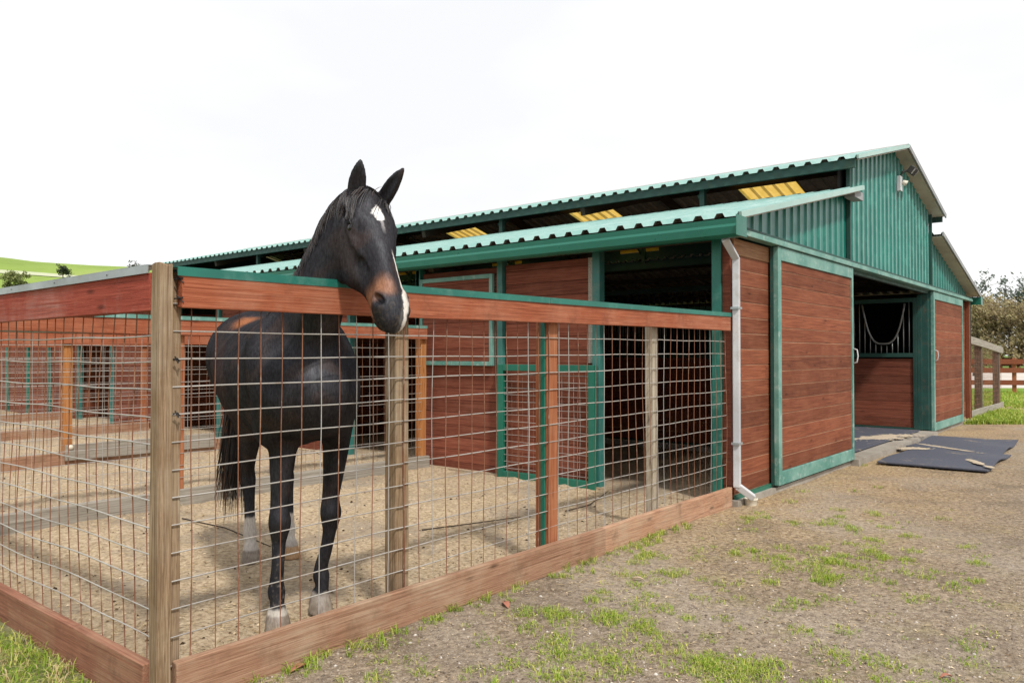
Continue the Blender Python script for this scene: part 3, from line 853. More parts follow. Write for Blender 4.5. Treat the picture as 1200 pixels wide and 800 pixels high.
# further bays
def bay(y0, o0, o1, y1, sh=None):
    if o0-y0 > .25: wall_y(y0+.05, o0-.09)
    tpost(o0-.065, o0, mat='teal_shaded'); tpost(o1, o1+.065, mat='teal_shaded')
    wall_y(o1+.09, y1-.05)
    tpost(y1-.03, y1+.03, mat='teal_shaded')
    if sh: shutter(*sh)
tpost(3.985, 4.06, 2.38)
bay(4.0, 4.065, 5.33, 7.3, (5.9, 6.9, 1.2, 2.25))
bay(7.3, 8.7, 10.0, 10.9)
bay(10.9, 12.6, 14.1, 14.5)
wall_y(14.55, BY1-.14); tpost(15.6, 15.68, x0=WX-.06); tpost(BY1-.13, BY1-.04)
# downspout on the near corner
d = MB()
def sq(a, b, w=.062, h=.05): d.beam(a, b, w, h, (1, .2, 0))
y_ = -.075
sq((4.93, y_+.01, 2.355), (5.145, y_, 2.20)); sq((5.145, y_, 2.215), (5.145, y_, .17)); sq((5.145, y_, .185), (5.26, y_-.10, .075))
dp = d.build('downspout', MT['white_metal'], barn, bevel=.008)
m = MB()
for z in (1.75, .55): m.box(5.10, 5.19, y_-.035, y_+.035, z, z+.02)
m.build('strap', MT['galv'], dp)
m = MB(); m.tube([(5.2, -.03, 1.22), (5.25, -.05, 1.225), (5.28, -.035, 1.20)], .008, 6); m.tube([(5.25, -.045, 1.20), (5.26, -.06, 1.16), (5.24, -.05, 1.13)], .012, 6)
m.build('hook', MT['iron'], barn)
# white drain cup under the spout
c = MB(); cx, cy = 5.30, -.135
prof = [(.045, -.02), (.052, .0), (.056, .045), (.062, .05), (.062, .062), (.052, .062), (.048, .02), (0.0, .018)]
vs = []; n = 18
for (r, z) in prof:
    for k in range(n): vs.append((cx+r*math.cos(6.2832*k/n), cy+r*math.sin(6.2832*k/n), z))
fs = [(i*n+k, i*n+(k+1) % n, (i+1)*n+(k+1) % n, (i+1)*n+k) for i in range(len(prof)-1) for k in range(n)]
c.add(vs, fs); o = c.build('drain_cup', MT['white_plastic'], None, smooth=True)
tag(o, 'small dirty white plastic cup on the ground under the downspout end', 'drain')
# floodlight under the apex
fl = empty('floodlight', (10.93, -.06, 3.86), 'twin headed security floodlight on a white box below the peak of the gable', 'floodlight')
m = MB(); m.box(10.88, 10.99, -.115, -.062, 3.74, 3.96); m.build('junction_box', MT['white_metal'], fl, bevel=.006)
m = MB(); m.tube([(10.935, -.10, 3.96), (10.935, -.13, 4.02), (10.99, -.20, 4.05)], .016, 8); m.build('bracket', MT['iron'], fl)
for (dx, rot) in ((.0, .5), (.17, .9)):
    h = MB(); c0 = Vector((11.0+dx, -.24, 4.04)); M3 = Matrix.Rotation(.7, 3, 'X') @ Matrix.Rotation(rot*.4, 3, 'Z')
    def tb(m, x0, x1, y0, y1, z0, z1, c0=c0, M3=M3):
        b = len(m.v); m.box(x0, x1, y0, y1, z0, z1)
        for q in range(b, len(m.v)): m.v[q] = tuple(c0 + M3 @ Vector(m.v[q]))
    tb(h, -.075, .075, -.02, .05, -.055, .055); ho = h.build('lamp_head', MT['iron'], fl, bevel=.008)
    g = MB(); tb(g, -.06, .06, -.026, -.021, -.042, .042); g.build('lens', MT['white_metal'], ho)
m = MB(); m.tube([(10.96, -.12, 3.88), (10.985, -.17, 3.85)], [.03, .045], 12); m.build('motion_sensor', MT['white_plastic'], fl, smooth=True)

# rubber mats before the aisle
def mat_obj(x0, x1, y0, y1, seed, label):
    rd = random.Random(seed); nx, ny = 18, 12; vs = []; fs = []
    for lay in (0, 1):
        for j in range(ny+1):
            for i in range(nx+1):
                u, v = i/nx, j/ny
                x = x0+(x1-x0)*u + .012*math.sin(v*5+seed); y = y0+(y1-y0)*v+.012*math.sin(u*4+seed*2)
                e = max(0, .12-min(u, 1-u))*.0 + .010*math.sin(u*7+seed)*math.sin(v*5) + (.02*(1-v)**3)*math.sin(u*9+seed)
                vs.append((x, y, .026 + e + (.016 if lay else 0)))
    N = (nx+1)*(ny+1)
    for j in range(ny):
        for i in range(nx):
            a = j*(nx+1)+i; q = (a, a+1, a+nx+2, a+nx+1)
            fs.append(tuple(N+k for k in q)); fs.append(q[::-1])
    ring = [i for i in range(nx+1)] + [(j+1)*(nx+1)-1 for j in range(1, ny+1)] + [ny*(nx+1)+i for i in range(nx-1, -1, -1)] + [j*(nx+1) for j in range(ny-1, 0, -1)]
    for a, b in zip(ring, ring[1:]+ring[:1]): fs.append((a, b, N+b, N+a))
    m = MB(); m.add(vs, fs); o = m.build('rubber_mat', MT['rubber'], None, smooth=False)
    return tag(o, label, 'rubber mat', 'rubber mats in front of the barn aisle')
mat_obj(8.72, 10.62, -1.47, -.31, 3, 'nearer of two dark rubber mats on the dirt outside the barn door')
o = mat_obj(10.66, 12.5, -1.36, -.20, 5, 'farther of two dark rubber mats on the dirt outside the barn door')
for (x0, x1, lab) in ((8.56, 10.82, 'dark rubber mat lying inside the barn doorway, half hidden behind the left sliding door'), (10.86, 12.72, 'dark rubber mat lying inside the barn doorway in front of the stall with bars')):
    m = MB(); m.box(x0, x1, .04, 1.9, .09, .102); o = m.build('rubber_mat', MT['rubber'], None, bevel=.004)
    tag(o, lab, 'rubber mat', 'rubber mats in front of the barn aisle')
# sand spilled over the mats
m = MB()
def spill(pa, pb, wid, z, seed):
    # a thin irregular layer of sand lying between two points
    A = onground(*pa, z); B = onground(*pb, z); d = B-A; L = d.length; d.normalize(); nr = Vector((-d.y, d.x, 0)); st = .011
    def h(i, j):
        u = (i*st)/L*2-1; v = j*st/wid
        p = Vector((i*st*5+seed*7, j*st*5, seed)); q = Vector((i*st*22, j*st*22+seed, 3))
        return 1-math.hypot(u, v)**1.5+.75*noise.noise(p)+.45*noise.noise(q)-.25
    ni = int(L/st)+1; nj = int(wid*1.3/st)
    for i in range(-3, ni+3):
        for j in range(-nj, nj+1):
            hs = [h(i+a, j+b) for a, b in ((0,0),(1,0),(1,1),(0,1))]
            if max(hs) < .02 or sum(1 for q in hs if q > 0) < 2: continue
            vs = []
            for (a, b), q in zip(((0,0),(1,0),(1,1),(0,1)), hs):
                p = A+d*((i+a)*st)+nr*((j+b)*st); vs.append((p.x, p.y, z-.003+.009*min(max(q, 0), .7)))
            m.add(vs, [(0,1,2,3)])
spill((1048,525), (1096,524), .15, .047, 1)
spill((1064,517.5), (1150,530), .06, .047, 2)
spill((1120,532.5), (1164,548), .06, .049, 3)
spill((996,516), (1070,507), .30, .1035, 4)  # sand shaped to carry the sunlit patch of floor inside the doorway
o = m.build('spilled_sand', MT['dust'], None, smooth=True); o['kind'] = 'stuff'; o['label'] = 'pale sand scattered over the dark rubber mats'
# plank windbreak carrying on past the far end of the barn
wb = empty('plank_windbreak', (5.2, 19.5, 0), 'low red plank wall carrying on beyond the far end of the barn', 'wall')
planks_y(17.05, 22.5, -.03, 1.95, 5.20, 'plank_wall', parent=wb); m = MB(); m.box(5.225, 5.25, 17.05, 22.5, 0, 1.95); m.build('wall_lining', MT['backing'], wb)
for y in (18.2, 20.4): m = MB(); m.box(5.14, 5.19, y-.05, y+.05, -.05, 2.0); m.build('post', MT['teal'], wb)
# ------------------------------------------------------------------ horse (one continuous surface)
HH = Vector((-.368, -.930, 0)).normalized(); HL = Vector((-HH.y, HH.x, 0))
HO = Vector((.917, .417, .0))
VOX = .0078
gx = np.arange(-1.62, .96, VOX, dtype=np.float32); gy = np.arange(-.42, .56, VOX, dtype=np.float32); gz = np.arange(-.03, 2.40, VOX, dtype=np.float32)
D = np.full((len(gx), len(gy), len(gz)), .6, np.float32)
def region(lo, hi, pad):
    sl = []
    for g, a, b in ((gx, lo[0]-pad, hi[0]+pad), (gy, lo[1]-pad, hi[1]+pad), (gz, lo[2]-pad, hi[2]+pad)):
        i0 = max(0, int(np.searchsorted(g, a))); i1 = min(len(g), int(np.searchsorted(g, b))+1)
        sl.append(slice(i0, i1))
    return tuple(sl)
def pts(sl):
    return np.meshgrid(gx[sl[0]], gy[sl[1]], gz[sl[2]], indexing='ij')
def smin(a, b, k):
    h = np.maximum(k-np.abs(a-b), 0)/k
    return np.minimum(a, b) - h*h*k*.25
def put(sl, d, k, op='+'):
    o = D[sl]
    if op == '+': D[sl] = smin(o, d, k)
    else: D[sl] = -smin(-o, d, k)
def catmull(st, sub):
    st = np.array(st, float); out = []
    n = len(st)
    for i in range(n-1):
        p0, p1, p2, p3 = st[max(i-1,0)], st[i], st[i+1], st[min(i+2,n-1)]
        for j in range(sub):
            t = j/sub
            out.append(.5*((2*p1)+(-p0+p2)*t+(2*p0-5*p1+4*p2-p3)*t*t+(-p0+3*p1-3*p2+p3)*t**3))
    out.append(st[-1]); return np.array(out)
def loft(st, side, k=.03, sub=4, power=2.0, op='+'):
    """stations (x, y, z, half across 'side', half along the other axis)"""
    S = catmull(st, sub); side = np.array(side, float)
    lo = S[:, :3].min(0)-S[:, 3:].max(); hi = S[:, :3].max(0)+S[:, 3:].max()
    sl = region(lo, hi, .05)
    X, Y, Z = pts(sl); best = None
    # segment-wise within its own window
    best = np.full(X.shape, .6, np.float32)
    for a, b in zip(S[:-1], S[1:]):
        m_ = max(a[3:].max(), b[3:].max())
        l2 = np.minimum(a[:3], b[:3])-m_; h2 = np.maximum(a[:3], b[:3])+m_
        s2 = region(l2, h2, .05)
        loc = tuple(slice(max(q.start-p.start, 0), max(q.stop-p.start, 0)) for p, q in zip(sl, s2))
        x, y, z = X[loc], Y[loc], Z[loc]
        ax = b[:3]-a[:3]; L2 = (ax**2).sum()
        if L2 < 1e-10: continue
        L = math.sqrt(L2); t = ax/L
        u = side - t*(side@t); u /= np.linalg.norm(u); v = np.cross(t, u)
        px, py, pz = x-a[0], y-a[1], z-a[2]
        w = px*t[0]+py*t[1]+pz*t[2]
        h = np.clip(w/L, 0, 1)
        ru = a[3]+(b[3]-a[3])*h; rv = a[4]+(b[4]-a[4])*h
        e = w-h*L
        cu = px*u[0]+py*u[1]+pz*u[2]; cv = px*v[0]+py*v[1]+pz*v[2]
        rm = np.minimum(ru, rv)
        if power == 2.0: q = np.sqrt((cu/ru)**2+(cv/rv)**2+(e/rm)**2)
        else: q = ((np.abs(cu)/ru)**power+(np.abs(cv)/rv)**power+(np.abs(e)/rm)**power)**(1/power)
        # better distance estimate for flat ellipses
        g = np.sqrt((cu/(ru*ru))**2+(cv/(rv*rv))**2+(e/(rm*rm))**2)+1e-6
        d = np.where(q > .3, q*(q-1)/np.maximum(g, 1e-4), (q-1)*rm)
        best[loc] = np.minimum(best[loc], d)
    put(sl, best, k, op)
def ell(c, r, axes=None, k=.03, op='+'):
    c = np.array(c, float); r = np.array(r, float); A = np.eye(3) if axes is None else np.array(axes, float)
    sl = region(c-r.max(), c+r.max(), .05); X, Y, Z = pts(sl)
    X = X-c[0]; Y = Y-c[1]; Z = Z-c[2]
    q = 0; g = 0
    for i in range(3):
        w = X*A[i][0]+Y*A[i][1]+Z*A[i][2]
        q = q+(w/r[i])**2; g = g+(w/(r[i]**2))**2
    q = np.sqrt(q); g = np.sqrt(g)+1e-6
    d = np.where(q > .3, q*(q-1)/np.maximum(g, 1e-4), (q-1)*r.min())
    put(sl, d.astype(np.float32), k, op)

yb = lambda x: -.02 + .03*max(min((x+1.3)/1.5, 1), 0)            # slight bend of the trunk
# trunk
T = [(.23,1.16,.15,.15),(.16,1.17,.235,.205),(.03,1.20,.31,.24),(-.10,1.235,.36,.255),(-.32,1.215,.355,.285),(-.62,1.215,.345,.305),(-.88,1.265,.32,.295),(-1.08,1.32,.305,.295),(-1.25,1.335,.255,.265),(-1.37,1.31,.17,.19)]
loft([(x, yb(x), z, w, h) for (x, z, h, w) in T], (0,1,0), .03, 4)
loft([(.0,yb(0),1.50,.06,.09),(-.15,yb(-.1),1.52,.055,.095),(-.34,yb(-.3),1.49,.07,.08)], (0,1,0), .10, 3)   # withers
# chest muscles and shoulders
for s in (-1, 1):
    y0 = .005
    ell((.18, y0+s*.095, 1.13), (.075,.095,.15), None, .09)
    loft([(-.08,y0+s*.185,1.42,.06,.10),(.06,y0+s*.195,1.26,.075,.125),(.12,y0+s*.18,1.12,.075,.11),(.02,y0+s*.17,.98,.07,.11)], (0,1,0), .07, 3)
# grooves: before the shoulder, behind the elbow, along the throat
    loft([(.10,y0+s*.235,1.50,.016,.012),(.22,y0+s*.235,1.34,.018,.014),(.26,y0+s*.20,1.20,.016,.012)], (0,1,0), .05, 3, op='-')
    loft([(-.16,y0+s*.295,1.30,.016,.012),(-.17,y0+s*.285,1.10,.018,.014),(-.12,y0+s*.25,.96,.016,.012)], (0,1,0), .05, 3, op='-')
    loft([(.28,y0+.03+s*.135,1.52,.012,.012),(.42,y0+.075+s*.115,1.74,.012,.012)], (0,1,0), .04, 3, op='-')
# neck
loft([(-.04,.01,1.36,.17,.30),(.12,.02,1.52,.135,.245),(.27,.05,1.70,.110,.190),(.39,.085,1.85,.094,.158),(.49,.13,1.955,.084,.135),(.54,.165,2.03,.074,.10)], (0,1,0), .07, 4)
# forelegs: elbow, forearm, knee, cannon, fetlock, pastern, hoof
def foreleg(el, kn, fe, ho, s):
    (ex,ey),(kx,ky),(fx,fy),(hx,hy) = el,kn,fe,ho
    loft([(ex,ey,1.02,.078,.12),(ex*.7+kx*.3,ey*.75+ky*.25,.86,.066,.09),(ex*.35+kx*.65,ey*.35+ky*.65,.70,.052,.063),(kx,ky,.585,.045,.050),(kx+.006,ky,.525,.050,.054),(kx+.002,ky,.475,.045,.048),(kx-.004,ky*.9+fy*.1,.42,.034,.041),(kx*.5+fx*.5,ky*.5+fy*.5,.32,.030,.040),(fx-.004,fy,.235,.033,.043),(fx-.002,fy,.185,.041,.047),(fx+.014,fy,.14,.034,.038),(fx*.5+hx*.5+.01,fy*.5+hy*.5,.10,.035,.040)], (0,1,0), .04, 3)
    ell((kx+.016,ky,.53),(.042,.047,.06),None,.03)
    ell((fx-.030,fy,.175),(.028,.026,.032),None,.03)            # ergot tuft
    hoof(hx, hy)
def hoof(hx, hy):
    loft([(hx-.006,hy,.088,.047,.046),(hx+.0,hy,.06,.054,.055),(hx+.010,hy,.03,.060,.063),(hx+.020,hy,-.01,.066,.071)], (0,1,0), .012, 2)
foreleg((.02,-.085),(.055,-.112),(.066,-.125),(.086,-.125), -1)
foreleg((-.03,.205),(-.062,.175),(-.105,.142),(-.088,.130), 1)
# hind quarters and legs
def hindleg(hip, ho):
    hx, hy = hip; fx, fy = ho
    L = lambda t: hy+(fy-hy)*t
    ell((-1.17, hy, 1.22), (.24,.15,.28), None, .08)
    loft([(-1.10,hy,1.18,.13,.22),(-1.04,L(.15),1.02,.115,.19),(-1.06,L(.3),.90,.088,.145),(-1.14,L(.5),.78,.062,.095),(-1.24,L(.7),.675,.047,.062),(-1.325,L(.85),.59,.043,.056),(-1.335,L(.93),.53,.046,.058),(-1.33,L(.96),.46,.037,.046),(-1.322,L(.98),.34,.033,.041),(-1.315,fy,.235,.036,.044),(-1.312,fy,.185,.043,.049),(-1.295,fy,.14,.036,.040),(-1.28,fy,.10,.037,.042)], (0,1,0), .05, 3)
    loft([(-1.385,L(.86),.625,.022,.026),(-1.37,L(.9),.56,.026,.030),(-1.352,L(.93),.47,.022,.026)], (0,1,0), .03, 2)   # point of hock
    ell((-1.338,fy,.175),(.028,.026,.032),None,.03)
    hoof(fx, fy)
hindleg((-1.15,-.085), (-1.275,-.005))
hindleg((-1.15,.155), (-1.265,.245))
loft([(-1.34,yb(-1.3),1.46,.05,.05),(-1.43,yb(-1.3)-.01,1.42,.038,.038),(-1.47,yb(-1.3)-.015,1.30,.03,.03),(-1.475,yb(-1.3)-.02,1.12,.022,.022)], (0,1,0), .05, 3)   # dock

# head frame
HP = np.array((.600,.186,2.085)); NOSE = np.array((.965,.200,1.470)); HU, HF, HW = .985, 1.10, 1.10; HS = 1.08
a_ = NOSE-HP; a_ = a_/np.linalg.norm(a_)
PHI = R(30)
cdir = np.array((-.647,-.763)); rdir = np.array((.637,-.771))
fh = cdir*math.cos(PHI)+rdir*math.sin(PHI); fh /= np.linalg.norm(fh)
f0 = np.array((fh@np.array(HH)[:2], fh@np.array(HL)[:2], 0.0))
f_ = f0-a_*(f0@a_); f_ /= np.linalg.norm(f_); w_ = np.cross(f_, a_)
def H(u, f, w=0.0): return HP + a_*u*HU + f_*f*HF + w_*w*HW
def hst(u, fc, hd, hw): p = H(u, fc); return (p[0], p[1], p[2], hw*HW, hd*HF)
AX = [a_, f_, w_]
loft([hst(*q) for q in ((-.015,-.10,.070,.062),(.04,-.105,.092,.080),(.10,-.115,.108,.094),(.165,-.125,.120,.099),(.24,-.138,.136,.088),(.31,-.130,.128,.070),(.38,-.113,.109,.062),(.45,-.098,.091,.058),(.52,-.087,.080,.060),(.575,-.083,.073,.066),(.62,-.085,.060,.062),(.655,-.092,.037,.044))], w_, .03, 4, 2.3)
pA = H(.02,-.13); pB = H(.16,-.20); pC = (.46,.11,1.95)
loft([(*pA,.072,.085),(.50,.125,2.0,.078,.11),(.42,.10,1.90,.085,.13)], (0,1,0), .06, 3)
for s in (-1, 1):
    ell(H(.250,-.185,s*.054), (.125,.105,.038), AX, .05)             # cheek plates
    ell(H(.115,-.060,s*.072), (.045,.030,.026), AX, .035)            # brow over the eye
    loft([(*H(.20,-.092,s*.094),.012,.012),(*H(.29,-.088,s*.076),.012,.012),(*H(.37,-.078,s*.058),.010,.010)], w_, .022, 2)   # facial crest
    ell(H(.158,-.078,s*.092), (.038,.031,.020), AX, .016)            # lids
    ell(H(.572,-.060,s*.050), (.056,.042,.027), AX, .028)            # nostril wing
    ell(H(.60,-.10,s*.034), (.040,.036,.026), AX, .03)               # upper lip
ell(H(.612,-.140,0), (.040,.030,.034), AX, .03)                      # chin
loft([(*H(.30,-.205),.020,.028),(*H(.45,-.150),.026,.03),(*H(.57,-.142),.028,.028)], w_, .04, 3)    # lower jaw bar
# carve: nostrils, mouth line, eye openings, hollow above the eye
for s in (-1, 1):
    an = [a_*.86+f_*.5, f_*.86-a_*.5, w_]
    ell(H(.572,-.044,s*.070), (.038,.0175,.030), an, .010, '-')
    loft([(*H(.535,-.118,s*.058),.010,.0045),(*H(.585,-.116,s*.058),.012,.005),(*H(.640,-.112,s*.040),.012,.005)], w_, .008, 2, op='-')
    ell(H(.160,-.076,s*.112), (.0235,.0165,.022), AX, .006, '-')
    loft([(*H(.150,-.052,s*.098),.007,.007),(*H(.134,-.074,s*.106),.009,.009),(*H(.146,-.100,s*.103),.007,.007)], w_, .012, 3)   # upper lid
    ell(H(.085,-.085,s*.098), (.030,.018,.012), AX, .03, '-')
    ell(H(.40,-.110,s*.075), (.075,.030,.014), AX, .05, '-')
# ears: pricked, hollow in front
ear_dir = {}
def ear(base, tip, wide, front):
    base = np.array(base); tip = np.array(tip); d = tip-base; L = np.linalg.norm(d); d /= L
    sd = np.cross(d, front); sd /= np.linalg.norm(sd); fr = np.cross(sd, d)
    prof = ((-.12,.028,.030,0),(.08,.031,.028,0),(.28,.0355,.024,.002),(.48,.0365,.021,.002),(.68,.032,.018,.001),(.86,.0215,.013,-.001),(1.0,.009,.007,-.004))
    loft([(*(base+d*L*t+fr*o-fr*.004),w*wide,h) for (t,w,h,o) in prof], sd, .016, 3)
    loft([(*(base+d*L*t+fr*q),w*wide,h) for (t,w,h,q) in ((.20,.014,.013,.024),(.36,.022,.016,.020),(.55,.022,.014,.017),(.74,.014,.010,.013),(.88,.006,.006,.011))], sd, .010, 3, op='-')
def earw(px, py, t):
    v = ray(px, py, t)-HO; return np.array((v.dot(HH), v.dot(HL), v.z))
fr_l = f_*.9 - w_*.35
fr_r = f_*.9 - w_*.25
ear(H(.005,-.085,-.052), earw(421.5,187.5,3.46), 1.12, fr_l)
ear(H(.005,-.085,.056), earw(470.5,197.5,3.46), 1.12, fr_r)
# flat soles
D = np.maximum(D, -(gz[None,None,:]-.004))

def surface_nets(D):
    s = D < 0
    nx, ny, nz = D.shape
    c = [s[i:nx-1+i, j:ny-1+j, k:nz-1+k] for i in (0,1) for j in (0,1) for k in (0,1)]
    cnt = sum(q.astype(np.int8) for q in c)
    I, J, K = np.nonzero((cnt > 0) & (cnt < 8))
    idx = -np.ones((nx-1, ny-1, nz-1), np.int32); idx[I, J, K] = np.arange(len(I))
    cor = [(i,j,k) for i in (0,1) for j in (0,1) for k in (0,1)]
    acc = np.zeros((len(I), 3)); num = np.zeros(len(I))
    for p in range(8):
        for q in range(p+1, 8):
            if sum(abs(cor[p][m]-cor[q][m]) for m in range(3)) != 1: continue
            d0 = D[I+cor[p][0], J+cor[p][1], K+cor[p][2]]; d1 = D[I+cor[q][0], J+cor[q][1], K+cor[q][2]]
            m = (d0 < 0) != (d1 < 0); t = np.where(m, d0/np.where(m, d0-d1, 1), 0)
            for x in range(3): acc[:, x] += np.where(m, cor[p][x]+(cor[q][x]-cor[p][x])*t, 0)
            num += m
    V = np.stack([I, J, K], 1)+acc/num[:, None]
    F = []
    # x edges
    for ax in range(3):
        A = [slice(None)]*3; B = [slice(None)]*3; A[ax] = slice(0, -1); B[ax] = slice(1, None)
        e = s[tuple(A)] != s[tuple(B)]
        inn = s[tuple(A)]
        E = np.array(np.nonzero(e)).T
        o1, o2 = [(1,2),(2,0),(0,1)][ax]
        ok = (E[:, o1] > 0) & (E[:, o2] > 0) & (E[:, o1] < D.shape[o1]-1) & (E[:, o2] < D.shape[o2]-1)
        E = E[ok]; fl = inn[E[:,0], E[:,1], E[:,2]]
        def g(d1, d2):
            q = E.copy(); q[:, o1] -= d1; q[:, o2] -= d2; return idx[q[:,0], q[:,1], q[:,2]]
        Q = np.stack([g(1,1), g(0,1), g(0,0), g(1,0)], 1)
        Q[~fl] = Q[~fl][:, ::-1]
        F.append(Q)
    return V, np.concatenate(F)
V, F = surface_nets(D)
P = np.stack([gx[0]+V[:,0]*VOX, gy[0]+V[:,1]*VOX, gz[0]+V[:,2]*VOX], 1)
del D
# one light smoothing pass
for it in range(8):
    acc = np.zeros_like(P); n = np.zeros(len(P))
    for k in range(4):
        np.add.at(acc, F[:, k], P[F[:, (k+1) % 4]]); np.add.at(n, F[:, k], 1)
    lam = .55 if it % 2 == 0 else -.5
    P = P+(acc/n[:, None]-P)*lam
# longer smoothing of the trunk and upper legs
wt = np.clip((.30-P[:,0])/.12, 0, 1)*np.clip((P[:,2]-.45)/.2, 0, 1)
wt = np.maximum(wt, np.clip((.52-P[:,0])/.08, 0, 1)*np.clip((1.95-P[:,2])/.1, 0, 1)*np.clip((P[:,2]-.9)/.1, 0, 1))
for it in range(28):
    acc = np.zeros_like(P); n = np.zeros(len(P))
    for k in range(4):
        np.add.at(acc, F[:, k], P[F[:, (k+1) % 4]]); np.add.at(n, F[:, k], 1)
    P = P+(acc/n[:, None]-P)*(wt*.5)[:, None]
# keep only the largest shell
me = bpy.data.meshes.new('horse')
me.vertices.add(len(P)); me.vertices.foreach_set('co', P.astype(np.float32).ravel())
me.loops.add(len(F)*4); me.loops.foreach_set('vertex_index', F.astype(np.int32).ravel())
me.polygons.add(len(F)); me.polygons.foreach_set('loop_start', np.arange(0, len(F)*4, 4, dtype=np.int32)); me.polygons.foreach_set('loop_total', np.full(len(F), 4, np.int32))
me.polygons.foreach_set('use_smooth', np.ones(len(F), bool))
me.update(calc_edges=True); me.validate()
bm = bmesh.new(); bm.from_mesh(me); bm.verts.ensure_lookup_table()
seen = np.zeros(len(bm.verts), bool); best = []
for v in bm.verts:
    if seen[v.index]: continue
    st = [v]; seen[v.index] = True; grp = []
    while st:
        q = st.pop(); grp.append(q)
        for e in q.link_edges:
            o = e.other_vert(q)
            if not seen[o.index]: seen[o.index] = True; st.append(o)
    if len(grp) > len(best):
        if best: bmesh.ops.delete(bm, geom=best, context='VERTS') if False else None
        best = grp
keep = set(v.index for v in best)
bmesh.ops.delete(bm, geom=[v for v in bm.verts if v.index not in keep], context='VERTS')
bmesh.ops.recalc_face_normals(bm, faces=bm.faces)
bm.to_mesh(me); bm.free()
for p in me.polygons: p.use_smooth = True
P = np.empty(len(me.vertices)*3, np.float32); me.vertices.foreach_get('co', P); P = P.reshape(-1, 3).astype(float)

# coat markings: hair colour, plus a highlight painted on the back
sstep = lambda a, b, x: np.clip((x-a)/(b-a), 0, 1)**2*(3-2*np.clip((x-a)/(b-a), 0, 1))
nz1 = np.array([noise.noise(Vector(p*38)) for p in P]); nz2 = np.array([noise.noise(Vector(p*9)) for p in P]); nz3 = np.array([noise.noise(Vector(p*71.3)+Vector((.31,.17,.53))) for p in P])
C = np.tile(np.array((.0105,.0080,.0085)), (len(P), 1))
def over(m, col):
    global C
    C = C*(1-m[:, None])+np.array(col)*m[:, None]
rel = P-HP; u = rel@a_/HU; f = rel@f_/HF; w = rel@w_/HW
head = (u > -.03) & (P[:,0] > .50)
# browner flank, quarters and forearm
over(sstep(.05,.5, nz2+.35*np.exp(-((P[:,0]+.45)**2/.12+(P[:,2]-1.0)**2/.05)))*.5, (.040,.022,.015))
over(.55*np.exp(-((P[:,0]+.62)**2/.03+(P[:,2]-1.15)**2/.04))*(P[:,1] < 0), (.045,.020,.014))
# warm highlight on the back put into the coat colour, dusty grey hairs on the quarter
over(.85*np.clip(np.exp(-((P[:,0]+.78)**2/.016+(P[:,1]+.13)**2/.006+(P[:,2]-1.53)**2/.004))*1.6-.25+.25*nz1, 0, 1), (.30,.105,.035))
gq = np.exp(-((P[:,0]+1.32)**2/.012+(P[:,2]-1.09)**2/.016))*(P[:,1] < 0)
prs = np.random.default_rng(4).random(len(P)); over((prs < np.clip(gq*.40*(.6+1.2*nz1), 0, .4))*.9, (.42,.40,.39))
over(.30*np.exp(-((P[:,0]+.95)**2/.06+(P[:,2]-1.05)**2/.03))*(P[:,1] < 0), (.045,.024,.018))
# star and stripe below
st_u = (u-.122)/.043; st_w = (w-.002)/.0245
star = 1.0-np.sqrt((np.abs(st_u)**1.5+np.abs(st_w)**1.5))
over(sstep(-.16,.16, star+.42*nz1+.25*nz3)*head*(f > -.06), (.78,.76,.74))
over(.55*sstep(.35,.0,np.abs(w-.006)/.009-.5+.4*nz1)*sstep(.13,.15,u)*sstep(.25,.17,u)*head*(f > -.05), (.42,.40,.40))
# snip running down the left edge of the nose into the lip
wc = np.interp(u, (.33,.45,.53,.60,.66), (.026,.036,.040,.034,.024)); ww = np.interp(u, (.33,.45,.54,.60,.66), (.003,.006,.010,.016,.018))
over(sstep(1.25,.75,np.abs(w-wc)/ww+.45*nz1+.2*nz3)*sstep(.31,.36,u)*head*(f > -.10), (.70,.66,.60))
# tan muzzle
tn = np.maximum(np.exp(-(((u-.515)/.055)**2+((w+.040)/.034)**2)), np.exp(-(((u-.57)/.05)**2+((w+.062)/.018)**2+((f+.10)/.05)**2)))
over(np.clip(tn*1.5+.35*nz1*tn-.12, 0, .95)*head*(f > -.16)*(w < .01), (.22,.095,.045))
over(.5*np.exp(-(((u-.545)/.05)**2+((w-.052)/.02)**2))*head, (.16,.075,.04))
over(sstep(.558,.585,u)*(w < .022)*(f > -.10)*head*.9, (.009,.008,.010))
over(np.clip(np.exp(-(((u-.64)/.02)**2+((w-.0)/.03)**2+((f+.115)/.02)**2))*1.4+.5*nz3*.6, 0, 1)*(u > .6)*head*.7, (.34,.25,.14))
nos = sum(np.exp(-((np.linalg.norm(P-H(.575,-.042,s*.062), axis=1)/.028)**2)) for s in (-1, 1))
over(np.clip(nos*1.5, 0, 1), (.006,.005,.006))
# ears, dark inside
over((u < -.03)*(P[:,0] > .50)*(P[:,2] > 2.16)*.6, (.010,.009,.010))
# legs black, white socks, hooves
over(sstep(.62,.5,P[:,2])*.85, (.009,.008,.009))
z = P[:,2]
hind = P[:,0] < -.8; rf = (P[:,0] > -.5)&(P[:,1] < 0); lf = (P[:,0] > -.5)&(P[:,1] > 0)&(P[:,0] < .4)
over(sstep(.305,.275,z+.02*nz1)*hind, (.50,.46,.41))
over(np.clip(sstep(.30,.05,z)*hind*(.35+.8*nz2+.4*nz1), 0, .7), (.30,.26,.22))
over(sstep(.128,.108,z+.012*nz1)*rf, (.48,.44,.385))
over(sstep(.118,.098,z+.012*nz1)*lf*.85, (.30,.255,.215))
hf = sstep(.088,.078,z+.004*nz1)
over(hf, (.20,.16,.125)); over(hf*sstep(.1,.5,nz2+.5*nz1)*.6, (.30,.26,.21))
front_toe = sstep(.05,.02,z)*hf*rf*sstep(.03,.09,P[:,0]-.06)*sstep(.05,.02,np.abs(P[:,1]+.118))
